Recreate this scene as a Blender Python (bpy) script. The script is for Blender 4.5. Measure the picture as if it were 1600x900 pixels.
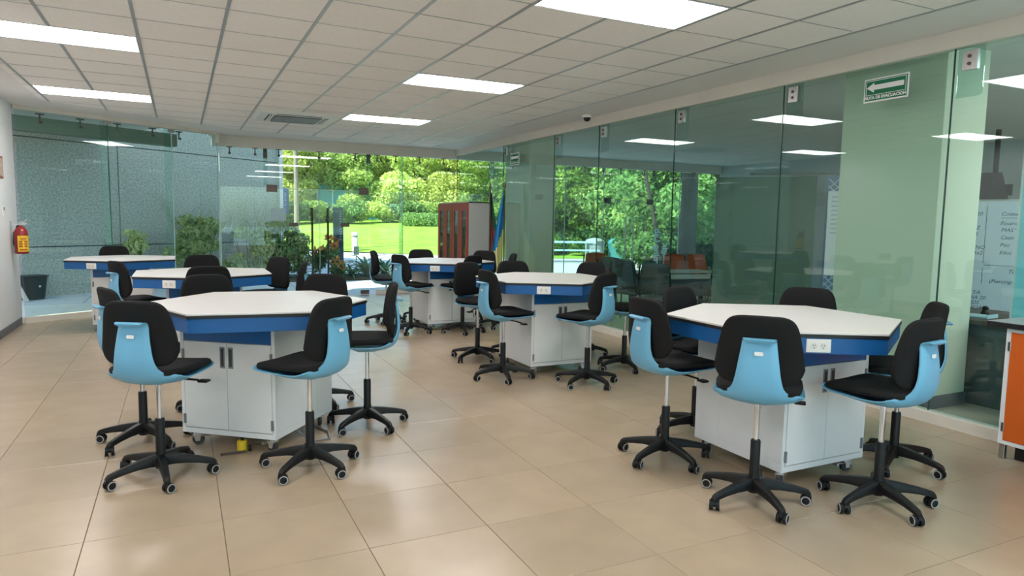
import bpy, bmesh, math, random
import numpy as np
from mathutils import Vector, Matrix

for o in list(bpy.data.objects):
    bpy.data.objects.remove(o)
S = bpy.context.scene
COL = S.collection
RNG = random.Random(7)
PI = math.pi

# ------------------------------------------------------------------ camera
cam_d = bpy.data.cameras.new('camera')
cam_d.sensor_width = 36.0
cam_d.lens = 1066.0 / 1600.0 * 36.0
cam_d.clip_start = 0.05
cam_d.clip_end = 500
cam = bpy.data.objects.new('camera', cam_d)
COL.objects.link(cam)
_R = Vector((0.89996, -0.43570, 0.01535))
_U = Vector((0.02900, 0.09496, 0.99506))
_F = Vector((0.43500, 0.89507, -0.09810))
cam.matrix_world = Matrix(((_R.x, _U.x, -_F.x, 0.4506), (_R.y, _U.y, -_F.y, -3.6196),
                           (_R.z, _U.z, -_F.z, 1.5292), (0, 0, 0, 1)))
S.camera = cam

# ------------------------------------------------------------------ sky, sun, exposure
W = bpy.data.worlds.new('sky_world')
S.world = W
W.use_nodes = True
wn = W.node_tree.nodes
wl = W.node_tree.links
wn.clear()
sky = wn.new('ShaderNodeTexSky')
sky.sky_type = 'NISHITA'
sky.sun_disc = False
sky.sun_elevation = math.radians(50)
sky.sun_rotation = math.radians(-110)
bgn = wn.new('ShaderNodeBackground')
bgn.inputs['Strength'].default_value = 0.40
wo = wn.new('ShaderNodeOutputWorld')
wl.new(sky.outputs[0], bgn.inputs[0])
wl.new(bgn.outputs[0], wo.inputs[0])

sun_d = bpy.data.lights.new('sun', 'SUN')
sun_d.energy = 8.5
sun_d.angle = math.radians(0.6)
sun_d.color = (1.0, 0.95, 0.84)
sun = bpy.data.objects.new('sun', sun_d)
COL.objects.link(sun)
SUN_DIR = Vector((-0.70, -0.25, 0.75)).normalized()
sun.rotation_euler = SUN_DIR.to_track_quat('Z', 'Y').to_euler()
sun.location = (-20, 20, 30)

S.view_settings.view_transform = 'Standard'
S.view_settings.look = 'None'
S.view_settings.gamma = 1.0
S.view_settings.use_curve_mapping = False
S.view_settings.exposure = 0.42
PANEL_EMIT = 12.5

# ------------------------------------------------------------------ materials
MATS = {}


def mat(name, col, rough=0.5, metal=0.0, var=0.0, scale=20.0, bump=0.0, bscale=80.0, spec=0.5, obj_var=0.0, coat=0.0):
    if name in MATS:
        return MATS[name]
    m = bpy.data.materials.new(name)
    m.use_nodes = True
    n = m.node_tree.nodes
    l = m.node_tree.links
    p = n['Principled BSDF']
    p.inputs['Base Color'].default_value = (*col, 1)
    p.inputs['Roughness'].default_value = rough
    p.inputs['Metallic'].default_value = metal
    p.inputs['Specular IOR Level'].default_value = spec
    if coat:
        p.inputs['Coat Weight'].default_value = coat
        p.inputs['Coat Roughness'].default_value = 0.08
    tc = n.new('ShaderNodeTexCoord')
    if var or obj_var:
        nz = n.new('ShaderNodeTexNoise')
        nz.inputs['Scale'].default_value = scale
        nz.inputs['Detail'].default_value = 5
        l.new(tc.outputs['Object'], nz.inputs['Vector'])
        mr = n.new('ShaderNodeMapRange')
        mr.inputs['From Min'].default_value = 0.25
        mr.inputs['From Max'].default_value = 0.75
        mr.inputs['To Min'].default_value = 1 - var
        mr.inputs['To Max'].default_value = 1 + var
        l.new(nz.outputs['Fac'], mr.inputs['Value'])
        val = mr.outputs[0]
        if obj_var:
            oi = n.new('ShaderNodeObjectInfo')
            m2 = n.new('ShaderNodeMapRange')
            m2.inputs['To Min'].default_value = 1 - obj_var
            m2.inputs['To Max'].default_value = 1 + obj_var
            l.new(oi.outputs['Random'], m2.inputs['Value'])
            mu = n.new('ShaderNodeMath')
            mu.operation = 'MULTIPLY'
            l.new(val, mu.inputs[0])
            l.new(m2.outputs[0], mu.inputs[1])
            val = mu.outputs[0]
        vm = n.new('ShaderNodeVectorMath')
        vm.operation = 'SCALE'
        vm.inputs[0].default_value = col
        l.new(val, vm.inputs['Scale'])
        l.new(vm.outputs[0], p.inputs['Base Color'])
    if bump:
        nb = n.new('ShaderNodeTexNoise')
        nb.inputs['Scale'].default_value = bscale
        nb.inputs['Detail'].default_value = 4
        l.new(tc.outputs['Object'], nb.inputs['Vector'])
        b = n.new('ShaderNodeBump')
        b.inputs['Strength'].default_value = bump
        b.inputs['Distance'].default_value = 0.01
        l.new(nb.outputs['Fac'], b.inputs['Height'])
        l.new(b.outputs[0], p.inputs['Normal'])
    MATS[name] = m
    return m


def glass_mat(name, tint, ior=1.5, refl=1.0):
    m = bpy.data.materials.new(name)
    m.use_nodes = True
    n = m.node_tree.nodes
    l = m.node_tree.links
    n.clear()
    out = n.new('ShaderNodeOutputMaterial')
    mx = n.new('ShaderNodeMixShader')
    tr = n.new('ShaderNodeBsdfTransparent')
    tr.inputs[0].default_value = (*tint, 1)
    gl = n.new('ShaderNodeBsdfGlossy')
    gl.inputs['Roughness'].default_value = 0.0
    gl.inputs['Color'].default_value = (0.95, 1.0, 0.98, 1)
    fr = n.new('ShaderNodeFresnel')
    fr.inputs['IOR'].default_value = ior
    ge = n.new('ShaderNodeNewGeometry')
    # inner side of the pane reflects like its outer side
    rm = n.new('ShaderNodeMix')
    rm.data_type = 'FLOAT'
    l.new(ge.outputs['Backfacing'], rm.inputs[0])
    rm.inputs[2].default_value = ior
    rm.inputs[3].default_value = 1.0 / ior
    l.new(rm.outputs[0], fr.inputs['IOR'])
    mm = n.new('ShaderNodeMath')
    mm.operation = 'MULTIPLY'
    mm.inputs[1].default_value = refl
    l.new(fr.outputs[0], mm.inputs[0])
    l.new(mm.outputs[0], mx.inputs[0])
    l.new(tr.outputs[0], mx.inputs[1])
    l.new(gl.outputs[0], mx.inputs[2])
    l.new(mx.outputs[0], out.inputs[0])
    return m


def emit_mat(name, col, st):
    m = bpy.data.materials.new(name)
    m.use_nodes = True
    n = m.node_tree.nodes
    p = n['Principled BSDF']
    p.inputs['Base Color'].default_value = (0.8, 0.8, 0.8, 1)
    p.inputs['Emission Color'].default_value = (*col, 1)
    p.inputs['Emission Strength'].default_value = st
    return m


def leaf_mat(name, c1, c2, trans=0.4, scale=1.2):
    m = bpy.data.materials.new(name)
    m.use_nodes = True
    n = m.node_tree.nodes
    l = m.node_tree.links
    n.clear()
    out = n.new('ShaderNodeOutputMaterial')
    tc = n.new('ShaderNodeTexCoord')
    nz = n.new('ShaderNodeTexNoise')
    nz.inputs['Scale'].default_value = scale
    nz.inputs['Detail'].default_value = 8
    nz.inputs['Roughness'].default_value = 0.75
    l.new(tc.outputs['Object'], nz.inputs['Vector'])
    oi = n.new('ShaderNodeObjectInfo')
    ad = n.new('ShaderNodeMath')
    ad.operation = 'MULTIPLY_ADD'
    ad.inputs[1].default_value = 0.3
    ad.inputs[2].default_value = -0.15
    l.new(oi.outputs['Random'], ad.inputs[0])
    ad2 = n.new('ShaderNodeMath')
    l.new(nz.outputs['Fac'], ad2.inputs[0])
    l.new(ad.outputs[0], ad2.inputs[1])
    cr = n.new('ShaderNodeValToRGB')
    cr.color_ramp.elements[0].position = 0.33
    cr.color_ramp.elements[0].color = (*c1, 1)
    cr.color_ramp.elements[1].position = 0.66
    cr.color_ramp.elements[1].color = (*c2, 1)
    l.new(ad2.outputs[0], cr.inputs[0])
    d = n.new('ShaderNodeBsdfDiffuse')
    t = n.new('ShaderNodeBsdfTranslucent')
    l.new(cr.outputs[0], d.inputs[0])
    l.new(cr.outputs[0], t.inputs[0])
    mx = n.new('ShaderNodeMixShader')
    mx.inputs[0].default_value = trans
    l.new(d.outputs[0], mx.inputs[1])
    l.new(t.outputs[0], mx.inputs[2])
    l.new(mx.outputs[0], out.inputs[0])
    return m


M_floor = mat('floor_tile_beige', (0.46, 0.352, 0.242), 0.26, var=0.07, scale=3.5, bump=0.02, bscale=6, obj_var=0.05, spec=0.6)
M_joint = mat('floor_joint', (0.20, 0.15, 0.10), 0.8, var=0.2)
M_floor2 = mat('floor_next_room', (0.52, 0.46, 0.38), 0.25, var=0.06, scale=3)
M_ceil = mat('ceiling_tile_white', (0.88, 0.85, 0.81), 0.9, var=0.03, scale=30, bump=0.05, bscale=200, obj_var=0.02)
M_soffit = mat('ceiling_drywall', (0.76, 0.75, 0.72), 0.85, var=0.02, scale=3)
M_bar = mat('ceiling_grid_metal', (0.42, 0.43, 0.45), 0.35, metal=0.5, var=0.08, scale=4)
M_wall = mat('wall_white_paint', (0.82, 0.83, 0.85), 0.7, var=0.02, scale=4)
M_header = mat('header_beige_paint', (0.74, 0.70, 0.62), 0.8, var=0.03, scale=5)
M_plinth = mat('plinth_offwhite', (0.80, 0.76, 0.68), 0.6, var=0.04, scale=9)
M_baseb = mat('baseboard_grey', (0.12, 0.13, 0.15), 0.5, var=0.06)
M_pillar = mat('pillar_pale_green', (0.72, 0.745, 0.60), 0.75, var=0.02, scale=3)
M_greywall = mat('next_room_grey', (0.50, 0.52, 0.52), 0.8, var=0.05, scale=2)
M_darkwall = mat('next_room_dark', (0.16, 0.18, 0.19), 0.8, var=0.05, scale=2)
M_cyan = mat('next_room_cyan_panel', (0.34, 0.80, 0.93), 0.6, var=0.02, scale=2)
G_right = glass_mat('green_glass_partition', (0.815, 0.912, 0.893))
G_out = glass_mat('clear_glass_facade', (0.855, 0.96, 0.925))
G_edge = mat('glass_edge_green', (0.03, 0.11, 0.09), 0.2, var=0.1)
G_edge_l = mat('glass_edge_pale', (0.50, 0.68, 0.68), 0.2, var=0.05)
M_steel = mat('brushed_steel', (0.55, 0.55, 0.54), 0.3, metal=1.0, var=0.08, scale=60)
M_bronze = mat('bronze_fitting', (0.13, 0.10, 0.085), 0.4, metal=0.6, var=0.1)
M_chrome = mat('chrome', (0.80, 0.80, 0.81), 0.12, metal=1.0, var=0.03)
M_zinc = mat('zinc_plate', (0.80, 0.81, 0.82), 0.25, metal=0.9, var=0.1, scale=60)
M_blue = mat('chair_shell_light_blue', (0.165, 0.46, 0.69), 0.42, var=0.02, scale=8, bump=0.02, bscale=400)
M_pad = mat('black_upholstery', (0.010, 0.010, 0.011), 0.8, var=0.2, scale=150, bump=0.25, bscale=700, spec=0.25)
M_blk = mat('black_nylon', (0.007, 0.007, 0.0075), 0.45, var=0.1, scale=60, bump=0.03, bscale=300, spec=0.35)
M_greyrim = mat('caster_grey_tread', (0.42, 0.42, 0.42), 0.6, var=0.05)
M_top = mat('tabletop_white_laminate', (0.82, 0.80, 0.78), 0.32, var=0.01, scale=5)
M_edge = mat('tabletop_black_edge', (0.012, 0.012, 0.013), 0.4, var=0.1)
M_apron = mat('apron_blue', (0.008, 0.115, 0.36), 0.38, var=0.03, scale=6)
M_cab = mat('cabinet_light_grey', (0.78, 0.79, 0.80), 0.45, var=0.02, scale=7, bump=0.015, bscale=250)
M_pull = mat('recessed_pull_grey', (0.27, 0.28, 0.29), 0.4, metal=0.4, var=0.1)
M_pulld = mat('recessed_pull_dark', (0.04, 0.045, 0.05), 0.5, var=0.1)
M_ivory = mat('outlet_white_plastic', (0.86, 0.85, 0.82), 0.4, var=0.01)
M_slot = mat('outlet_slot_dark', (0.02, 0.02, 0.02), 0.6, var=0.05)
M_orange = mat('cabinet_orange', (0.72, 0.13, 0.015), 0.4, var=0.02, scale=6)
M_green = mat('sign_green', (0.0, 0.17, 0.07), 0.5, var=0.02)
M_white = mat('sign_white', (0.85, 0.85, 0.85), 0.5, var=0.01)
M_red = mat('extinguisher_red', (0.30, 0.008, 0.01), 0.3, var=0.05, coat=0.4)
M_yellow = mat('label_yellow', (0.86, 0.60, 0.03), 0.5, var=0.03)
M_redframe = mat('display_cabinet_red', (0.36, 0.055, 0.04), 0.45, var=0.06)
M_cabgrey = mat('display_cabinet_grey', (0.52, 0.52, 0.52), 0.5, var=0.02)
M_dkint = mat('cabinet_dark_interior', (0.06, 0.07, 0.07), 0.6, var=0.2)
M_conc = mat('concrete_wall', (0.46, 0.46, 0.42), 0.9, var=0.38, scale=26, bump=0.6, bscale=30, obj_var=0.03)
M_concd = mat('concrete_joint', (0.09, 0.09, 0.09), 0.95, var=0.1)
M_pave = mat('pale_paving', (0.60, 0.61, 0.62), 0.75, var=0.06, scale=2.5)
M_paved = mat('paving_joint', (0.20, 0.21, 0.22), 0.8, var=0.06)
M_soil = mat('planter_soil', (0.07, 0.05, 0.035), 0.95, var=0.3)
M_bark = mat('tree_bark', (0.085, 0.07, 0.055), 0.9, var=0.3, scale=6, bump=0.5, bscale=20)
M_grass = mat('lawn_grass', (0.24, 0.40, 0.035), 0.9, var=0.25, scale=0.9, bump=0.6, bscale=14)
M_leafA = leaf_mat('leaf_bright', (0.10, 0.24, 0.04), (0.72, 0.80, 0.26), 0.4, 3.0)
M_leafY = leaf_mat('leaf_yellow_green', (0.18, 0.30, 0.04), (0.88, 0.84, 0.28), 0.4, 3.0)
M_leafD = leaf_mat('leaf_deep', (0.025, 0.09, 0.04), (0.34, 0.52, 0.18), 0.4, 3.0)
M_leafH = leaf_mat('leaf_hedge', (0.11, 0.20, 0.06), (0.66, 0.70, 0.34), 0.3, 6.0)
M_leafG = leaf_mat('leaf_agave', (0.06, 0.15, 0.09), (0.18, 0.30, 0.16), 0.2, 4.0)
M_leafO = leaf_mat('leaf_croton_orange', (0.45, 0.12, 0.03), (0.70, 0.34, 0.12), 0.3, 6.0)
M_bin = mat('bin_dark_plastic', (0.012, 0.017, 0.022), 0.45, var=0.05)
M_wood = mat('timber_light', (0.45, 0.42, 0.38), 0.7, var=0.1)
M_dkwood = mat('desk_brown', (0.10, 0.07, 0.055), 0.5, var=0.1)
M_deskside = mat('desk_panel_grey', (0.10, 0.12, 0.13), 0.5, var=0.05)
M_totem = mat('totem_slate', (0.035, 0.055, 0.075), 0.5, var=0.1)
M_paper = mat('paper_white', (0.80, 0.82, 0.84), 0.8, var=0.01)
M_wb = mat('whiteboard_surface', (0.62, 0.70, 0.80), 0.3, var=0.01)
M_ink = mat('marker_ink', (0.05, 0.07, 0.16), 0.6, var=0.02)
M_panelgreen = mat('screen_panel_green_grey', (0.13, 0.19, 0.155), 0.8, var=0.04)
M_binw = mat('bin_pale_plastic', (0.34, 0.38, 0.40), 0.5, var=0.04)
M_bint = mat('bin_teal_plastic', (0.06, 0.25, 0.27), 0.5, var=0.04)
M_chor = mat('chair_orange', (0.45, 0.10, 0.03), 0.5, var=0.04)
M_chgr = mat('chair_mesh_grey', (0.09, 0.10, 0.10), 0.6, var=0.1)
M_trtop = mat('flip_table_top', (0.62, 0.66, 0.60), 0.4, var=0.02)
M_flagg = mat('flag_green', (0.02, 0.10, 0.06), 0.8, var=0.05)
M_flagr = mat('flag_red', (0.33, 0.07, 0.08), 0.8, var=0.05)
M_flagb = mat('flag_blue', (0.02, 0.24, 0.52), 0.8, var=0.05)
M_flagy = mat('flag_yellow', (0.72, 0.68, 0.30), 0.8, var=0.05)
M_banner = mat('banner_blue', (0.08, 0.14, 0.42), 0.7, var=0.1, scale=3)
M_sticker = mat('notice_pale_blue', (0.42, 0.60, 0.66), 0.7, var=0.03)
M_acw = mat('air_unit_white', (0.70, 0.74, 0.70), 0.5, var=0.02)
M_acd = mat('air_unit_slot', (0.07, 0.085, 0.08), 0.6, var=0.05)
M_panel = emit_mat('led_panel_diffuser', (1.0, 0.955, 0.94), PANEL_EMIT)
M_frame = mat('led_panel_frame', (0.72, 0.72, 0.72), 0.4, var=0.01)
M_dome = mat('dome_dark', (0.01, 0.01, 0.012), 0.1, var=0.02)
M_build = mat('far_building_white', (0.75, 0.76, 0.78), 0.8, var=0.03, scale=0.5)
M_teal = mat('far_teal_hoarding', (0.05, 0.38, 0.40), 0.7, var=0.05, scale=0.5)


# ------------------------------------------------------------------ mesh helpers
class MB:
    def __init__(s):
        s.v = []
        s.f = []
        s.m = []

    def add(s, vs, fs, mi=0):
        b = len(s.v)
        s.v += [tuple(v) for v in vs]
        s.f += [tuple(i + b for i in f) for f in fs]
        s.m += [mi] * len(fs)
        return s

    def box(s, x0, x1, y0, y1, z0, z1, mi=0):
        v = [(x0, y0, z0), (x1, y0, z0), (x1, y1, z0), (x0, y1, z0), (x0, y0, z1), (x1, y0, z1), (x1, y1, z1), (x0, y1, z1)]
        f = [(3, 2, 1, 0), (4, 5, 6, 7), (0, 1, 5, 4), (1, 2, 6, 5), (2, 3, 7, 6), (3, 0, 4, 7)]
        return s.add(v, f, mi)

    def prism(s, poly, z0, z1, mi=0):
        n = len(poly)
        v = [(p[0], p[1], z0) for p in poly] + [(p[0], p[1], z1) for p in poly]
        f = [tuple(range(n))[::-1], tuple(range(n, 2 * n))]
        f += [(i, (i + 1) % n, n + (i + 1) % n, n + i) for i in range(n)]
        return s.add(v, f, mi)

    def frust(s, p0, p1, z0, z1, mi=0):
        n = len(p0)
        v = [(p[0], p[1], z0) for p in p0] + [(p[0], p[1], z1) for p in p1]
        f = [tuple(range(n))[::-1], tuple(range(n, 2 * n))]
        f += [(i, (i + 1) % n, n + (i + 1) % n, n + i) for i in range(n)]
        return s.add(v, f, mi)

    def tube(s, pts, rad, n=10, mi=0, flat=1.0):
        pts = [Vector(p) for p in pts]
        if not hasattr(rad, '__len__'):
            rad = [rad] * len(pts)
        rings = []
        up = Vector((0, 0, 1))
        for i, p in enumerate(pts):
            t = (pts[min(i + 1, len(pts) - 1)] - pts[max(i - 1, 0)]).normalized()
            u = up if abs(t.z) < 0.95 else Vector((1, 0, 0))
            a = t.cross(u).normalized()
            b = a.cross(t).normalized()
            rings.append([p + (a * math.cos(2 * PI * k / n) + b * flat * math.sin(2 * PI * k / n)) * rad[i] for k in range(n)])
        v = [q for r in rings for q in r]
        f = []
        for i in range(len(pts) - 1):
            for k in range(n):
                f.append((i * n + k, i * n + (k + 1) % n, (i + 1) * n + (k + 1) % n, (i + 1) * n + k))
        f.append(tuple(range(n))[::-1])
        L = (len(pts) - 1) * n
        f.append(tuple(range(L, L + n)))
        return s.add(v, f, mi)

    def lathe(s, prof, n=20, c=(0, 0, 0), mi=0, ring=False):
        v = []
        f = []
        for r, z in prof:
            for k in range(n):
                v.append((c[0] + r * math.cos(2 * PI * k / n), c[1] + r * math.sin(2 * PI * k / n), c[2] + z))
        P = len(prof)
        for i in range(P if ring else P - 1):
            j = (i + 1) % P
            for k in range(n):
                f.append((i * n + k, i * n + (k + 1) % n, j * n + (k + 1) % n, j * n + k))
        if not ring:
            f.append(tuple(range(n))[::-1])
            L = (P - 1) * n
            f.append(tuple(range(L, L + n)))
        return s.add(v, f, mi)

    def xf(s, M, start=0):
        s.v[start:] = [tuple(M @ Vector(p)) for p in s.v[start:]]
        return s

    def mesh(s, name, mats, smooth=None, bevel=0.0):
        me = bpy.data.meshes.new(name)
        me.from_pydata(s.v, [], s.f)
        for m in (mats if isinstance(mats, (list, tuple)) else [mats]):
            me.materials.append(m)
        if len(set(s.m)) > 1:
            me.polygons.foreach_set('material_index', s.m)
        bm = bmesh.new()
        bm.from_mesh(me)
        bmesh.ops.recalc_face_normals(bm, faces=bm.faces)
        if bevel:
            bmesh.ops.bevel(bm, geom=[e for e in bm.edges if len(e.link_faces) == 2 and e.calc_face_angle(0) > 0.5],
                            offset=bevel, segments=1, affect='EDGES', profile=0.5)
        bm.to_mesh(me)
        bm.free()
        if smooth:
            me.shade_smooth()
            me.set_sharp_from_angle(angle=math.radians(smooth))
        me.update()
        return me


def link(name, me, parent=None, loc=(0, 0, 0), rz=0.0, kind=None):
    o = bpy.data.objects.new(name, me)
    COL.objects.link(o)
    o.parent = parent
    o.location = loc
    o.rotation_euler = (0, 0, rz)
    if kind:
        o['kind'] = kind
    return o


def obj(name, mb, mats, parent=None, smooth=None, bevel=0.0, loc=(0, 0, 0), rz=0.0, kind=None):
    return link(name, mb.mesh(name, mats, smooth, bevel), parent, loc, rz, kind)


def empty(name, loc=(0, 0, 0), rz=0.0, kind=None, parent=None):
    return link(name, None, parent, loc, rz, kind)


def tag(o, label, cat, group=None):
    o['label'] = label
    o['category'] = cat
    if group:
        o['group'] = group
    return o


def copy_tree(o, parent=None):
    c = o.copy()
    COL.objects.link(c)
    c.parent = parent
    for ch in list(o.children):
        copy_tree(ch, c)
    return c


def text_mesh(body, size, ext=0.0008, align='CENTER', bold=.035):
    cu = bpy.data.curves.new('lettering', 'FONT')
    cu.body = body
    cu.size = size
    cu.extrude = ext
    cu.offset = size * bold
    cu.align_x = align
    cu.align_y = 'CENTER'
    cu.resolution_u = 3
    t = bpy.data.objects.new('lettering', cu)
    COL.objects.link(t)
    dg = bpy.context.evaluated_depsgraph_get()
    me = bpy.data.meshes.new_from_object(t.evaluated_get(dg))
    bpy.data.objects.remove(t)
    return me


def text_obj(name, body, size, m, parent, M, ext=0.0008, align='CENTER'):
    me = text_mesh(body, size, ext, align)
    me.transform(M)
    me.materials.clear()
    me.materials.append(m)
    return link(name, me, parent)


def frame(xdir, ydir, origin):
    x = Vector(xdir).normalized()
    y = Vector(ydir).normalized()
    z = x.cross(y)
    o = Vector(origin)
    return Matrix(((x.x, y.x, z.x, o.x), (x.y, y.y, z.y, o.y), (x.z, y.z, z.z, o.z), (0, 0, 0, 1)))


# ================================================================== STRUCTURE
X_L = -1.56          # left wall
X_G = 5.74           # glass partition on the right
Y_B = 10.03          # glass facade at the back
Z_C = 2.993          # ceiling
A0 = Vector((-1.56, 7.80, 0))    # slanted facade, left end
A1 = Vector((1.08, 9.52, 0))     # slanted facade, right end
AD = (A1 - A0).normalized()
AN = Vector((AD.y, -AD.x, 0))    # towards the room
A_LEN = (A1 - A0).length
A_ANG = math.atan2(AD.y, AD.x)
Y_S = -6.6

# floor
fl = MB().prism([(X_L - .15, Y_S), (13.2, Y_S), (13.2, Y_B + .05), (1.05, Y_B + .05), (1.05, 9.56), (X_L - .15, 7.8)], -0.25, -0.004)
floor = obj('floor', fl, M_joint, kind='structure')
tile_me = MB().box(-.2985, .2985, -.2985, .2985, -.03, 0).mesh('floor_tile', M_floor, None, 0.0015)


def clip_poly(poly, a, b):
    """keep the part of poly left of the line a->b"""
    out = []
    n = len(poly)

    def side(p):
        return (b[0] - a[0]) * (p[1] - a[1]) - (b[1] - a[1]) * (p[0] - a[0])
    for i in range(n):
        p, q = poly[i], poly[(i + 1) % n]
        sp, sq = side(p), side(q)
        if sp >= 0:
            out.append(p)
        if sp * sq < 0:
            t = sp / (sp - sq)
            out.append((p[0] + (q[0] - p[0]) * t, p[1] + (q[1] - p[1]) * t))
    return out


floor_edge = [((5.69, -20), (5.69, 20)), ((5.69, Y_B), (1.06, Y_B)),
              ((A1.x + AN.x * .03, A1.y), (A0.x, A0.y)), ((X_L, 8), (X_L, -20))]
camxy = Vector((0.45, -3.62))
for i in range(-3, 10):
    for j in range(-5, 17):
        cx, cy = (i + .5) * .6, (j + .5) * .6
        d = Vector((cx, cy)) - camxy
        ahead = d.x * .437 + d.y * .899
        side = d.x * .899 - d.y * .437
        if ahead < 1.9 or abs(side) > ahead * .78 + .6:
            continue
        full = [(cx - .2985, cy - .2985), (cx + .2985, cy - .2985), (cx + .2985, cy + .2985), (cx - .2985, cy + .2985)]
        p = full
        for a, b in floor_edge:
            # the return next to the slanted facade
            if b == (A0.x, A0.y) and cx > 1.06:
                continue
            p = clip_poly(p, a, b)
            if len(p) < 3:
                break
        if len(p) < 3:
            continue
        if p == full:
            link('floor_tile', tile_me, floor, (cx, cy, 0), RNG.choice([0, PI / 2, PI, -PI / 2]))
        else:
            obj('floor_tile', MB().prism([(q[0] - cx, q[1] - cy) for q in p], -.03, 0), M_floor, floor, loc=(cx, cy, 0))
obj('floor_finish', MB().box(X_G + .06, 13.1, Y_S + .1, Y_B, -.02, 0), M_floor2, floor)
obj('floor_finish', MB().box(X_L, X_G - .05, Y_S + .1, -3.0, -.02, 0), M_floor, floor)

# ceiling: plasterboard deck, mineral tiles, grid bars
ceiling = obj('ceiling', MB().prism([(X_L - .2, Y_S), (13.2, Y_S), (13.2, Y_B + .25), (0.95, Y_B + .25), (0.95, 9.6), (X_L - .2, 7.95)], Z_C, Z_C + .25), M_soffit, kind='structure')
CX0, CY0, CT = 3.2348, 1.2481, 0.61


def warp(x, y):
    return (x, y - 0.055 * max(0.0, min(3.2 - x, 3.8)))


ctile_R = MB().box(-.300, .300, -.3015, .3015, -.012, .02).mesh('ceiling_tile', M_ceil, None, 0.002)
ceil_edge = [((5.065, -20), (5.065, 20)), ((5.065, 9.62), (1.32, 8.86)), ((1.32, 8.86), (-1.12, 7.08)), ((-1.12, 8), (-1.12, -20))]
panel_cells = set()
PANELS = [(-7, 3), (-7, 8), (-1, 3), (-1, 8), (-1, -2), (-7, -2), (-1, -7), (-7, -7)]
for a, b in PANELS:
    panel_cells |= {(a, b), (a + 1, b)}
ac_cells = {(-3, 8), (-2, 8), (-3, 9), (-2, 9)}
for i in range(-8, 3):
    for j in range(-7, 15):
        if (i, j) in panel_cells:
            continue
        x0, y0 = CX0 + i * CT, CY0 + j * CT
        full = [warp(x0 + .005, y0 + .003), warp(x0 + CT - .005, y0 + .003), warp(x0 + CT - .005, y0 + CT - .003), warp(x0 + .005, y0 + CT - .003)]
        p = full
        for a, b in ceil_edge:
            p = clip_poly(p, a, b)
            if len(p) < 3:
                break
        if len(p) < 3:
            continue
        if max(q[0] for q in p) - min(q[0] for q in p) < .06 or max(q[1] for q in p) - min(q[1] for q in p) < .06:
            continue
        cx, cy = x0 + CT / 2, y0 + CT / 2
        if p == full and x0 > 3.1:
            link('ceiling_tile', ctile_R, ceiling, (cx, cy, Z_C))
        else:
            obj('ceiling_tile', MB().prism([(q[0] - cx, q[1] - cy) for q in p], -.012, .02), M_ceil, ceiling, loc=(cx, cy, Z_C))
# main runners (along the room) and cross runners
for i in range(-7, 4):
    x = CX0 + i * CT
    y1 = 9.62 - (5.065 - x) * .203 if x > 1.32 else 8.86 - (1.32 - x) * .73
    cuts = sorted((warp(x, CY0 + b * CT)[1], warp(x, CY0 + b * CT + CT)[1]) for a, b in PANELS if a + 1 == i)
    ya = -4.3
    for c0, c1 in cuts + [(y1, 99)]:
        if c0 - ya > .05:
            obj('grid_bar', MB().box(x - .012, x + .012, ya, min(c0, y1), Z_C - .017, Z_C + .01), M_bar, ceiling)
        ya = max(ya, c1)
for j in range(-7, 15):
    y = CY0 + j * CT
    xs = []
    for x in np.arange(-1.12, 5.07, .05):
        wy = warp(x, y)[1]
        lim = 9.62 - (5.065 - x) * .203 if x > 1.32 else 8.86 - (1.32 - x) * .73
        if wy < lim - .02:
            xs.append(x)
    if len(xs) < 3:
        continue
    xa, xb = min(xs), max(xs)
    mb = MB()
    pts = [xa] + ([3.2] if xa < 3.2 < xb else []) + [xb]
    for u, w in zip(pts[:-1], pts[1:]):
        a, b = warp(u, y), warp(w, y)
        mb.prism([(a[0], a[1] - .005), (b[0], b[1] - .005), (b[0], b[1] + .005), (a[0], a[1] + .005)], Z_C - .0135, Z_C + .01)
    obj('grid_bar', mb, M_bar, ceiling)

# walls
obj('wall_left', MB().box(X_L - .18, X_L, Y_S, 7.80, -.2, Z_C), M_wall, kind='structure')
obj('baseboard_left', MB().box(X_L, X_L + .012, -4.0, 7.72, 0, .10), M_baseb, kind='structure', bevel=.002)
obj('wall_south', MB().box(X_L - .18, 13.2, Y_S - .2, Y_S, -.2, .35).box(X_L - .18, 13.2, Y_S - .2, Y_S, 2.75, Z_C), M_wall, kind='structure')
win_added = empty('window_5', (0, Y_S - .1, 0), kind='structure')  # unseen glazing added so that daylight brightens the rooms from behind
for k in range(9):
    obj('glass_pane', MB().box(-1.7 + k * 1.65, -.07 + k * 1.65, -.005, .005, .35, 2.75), G_out, win_added)
    obj('mullion', MB().box(-.07 + k * 1.65, -.05 + k * 1.65, -.03, .03, .35, 2.75), M_frame, win_added)
obj('wall_east', MB().box(13.0, 13.2, Y_S, Y_B, -.2, Z_C), M_greywall, kind='structure')
obj('trim_1', MB().box(5.70, 5.79, -3.2, Y_B + .02, 2.865, Z_C + .01), M_header, kind='structure')
obj('trim_2', MB().box(1.0, 13.0, Y_B - .03, Y_B + .10, 2.80, Z_C + .01), M_header, kind='structure')
mb = MB().box(0, A_LEN + .02, -.05, .05, 2.935, Z_C + .01)
obj('trim_3', mb, M_header, kind='structure', loc=A0, rz=A_ANG)
obj('trim_4', MB().box(1.0, 1.10, 9.5, Y_B, 2.80, Z_C + .01), M_header, kind='structure')
obj('baseboard_right', MB().box(5.69, 5.79, -1.0, Y_B, -.004, .088), M_plinth, kind='structure', bevel=.004)
obj('baseboard_slanted', MB().box(.02, A_LEN, -.035, .035, -.004, .085), M_plinth, kind='structure', bevel=.004, loc=A0, rz=A_ANG)
obj('baseboard_back', MB().box(4.0, 5.69, Y_B - .035, Y_B + .035, -.004, .085), M_plinth, kind='structure', bevel=.004)
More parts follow.
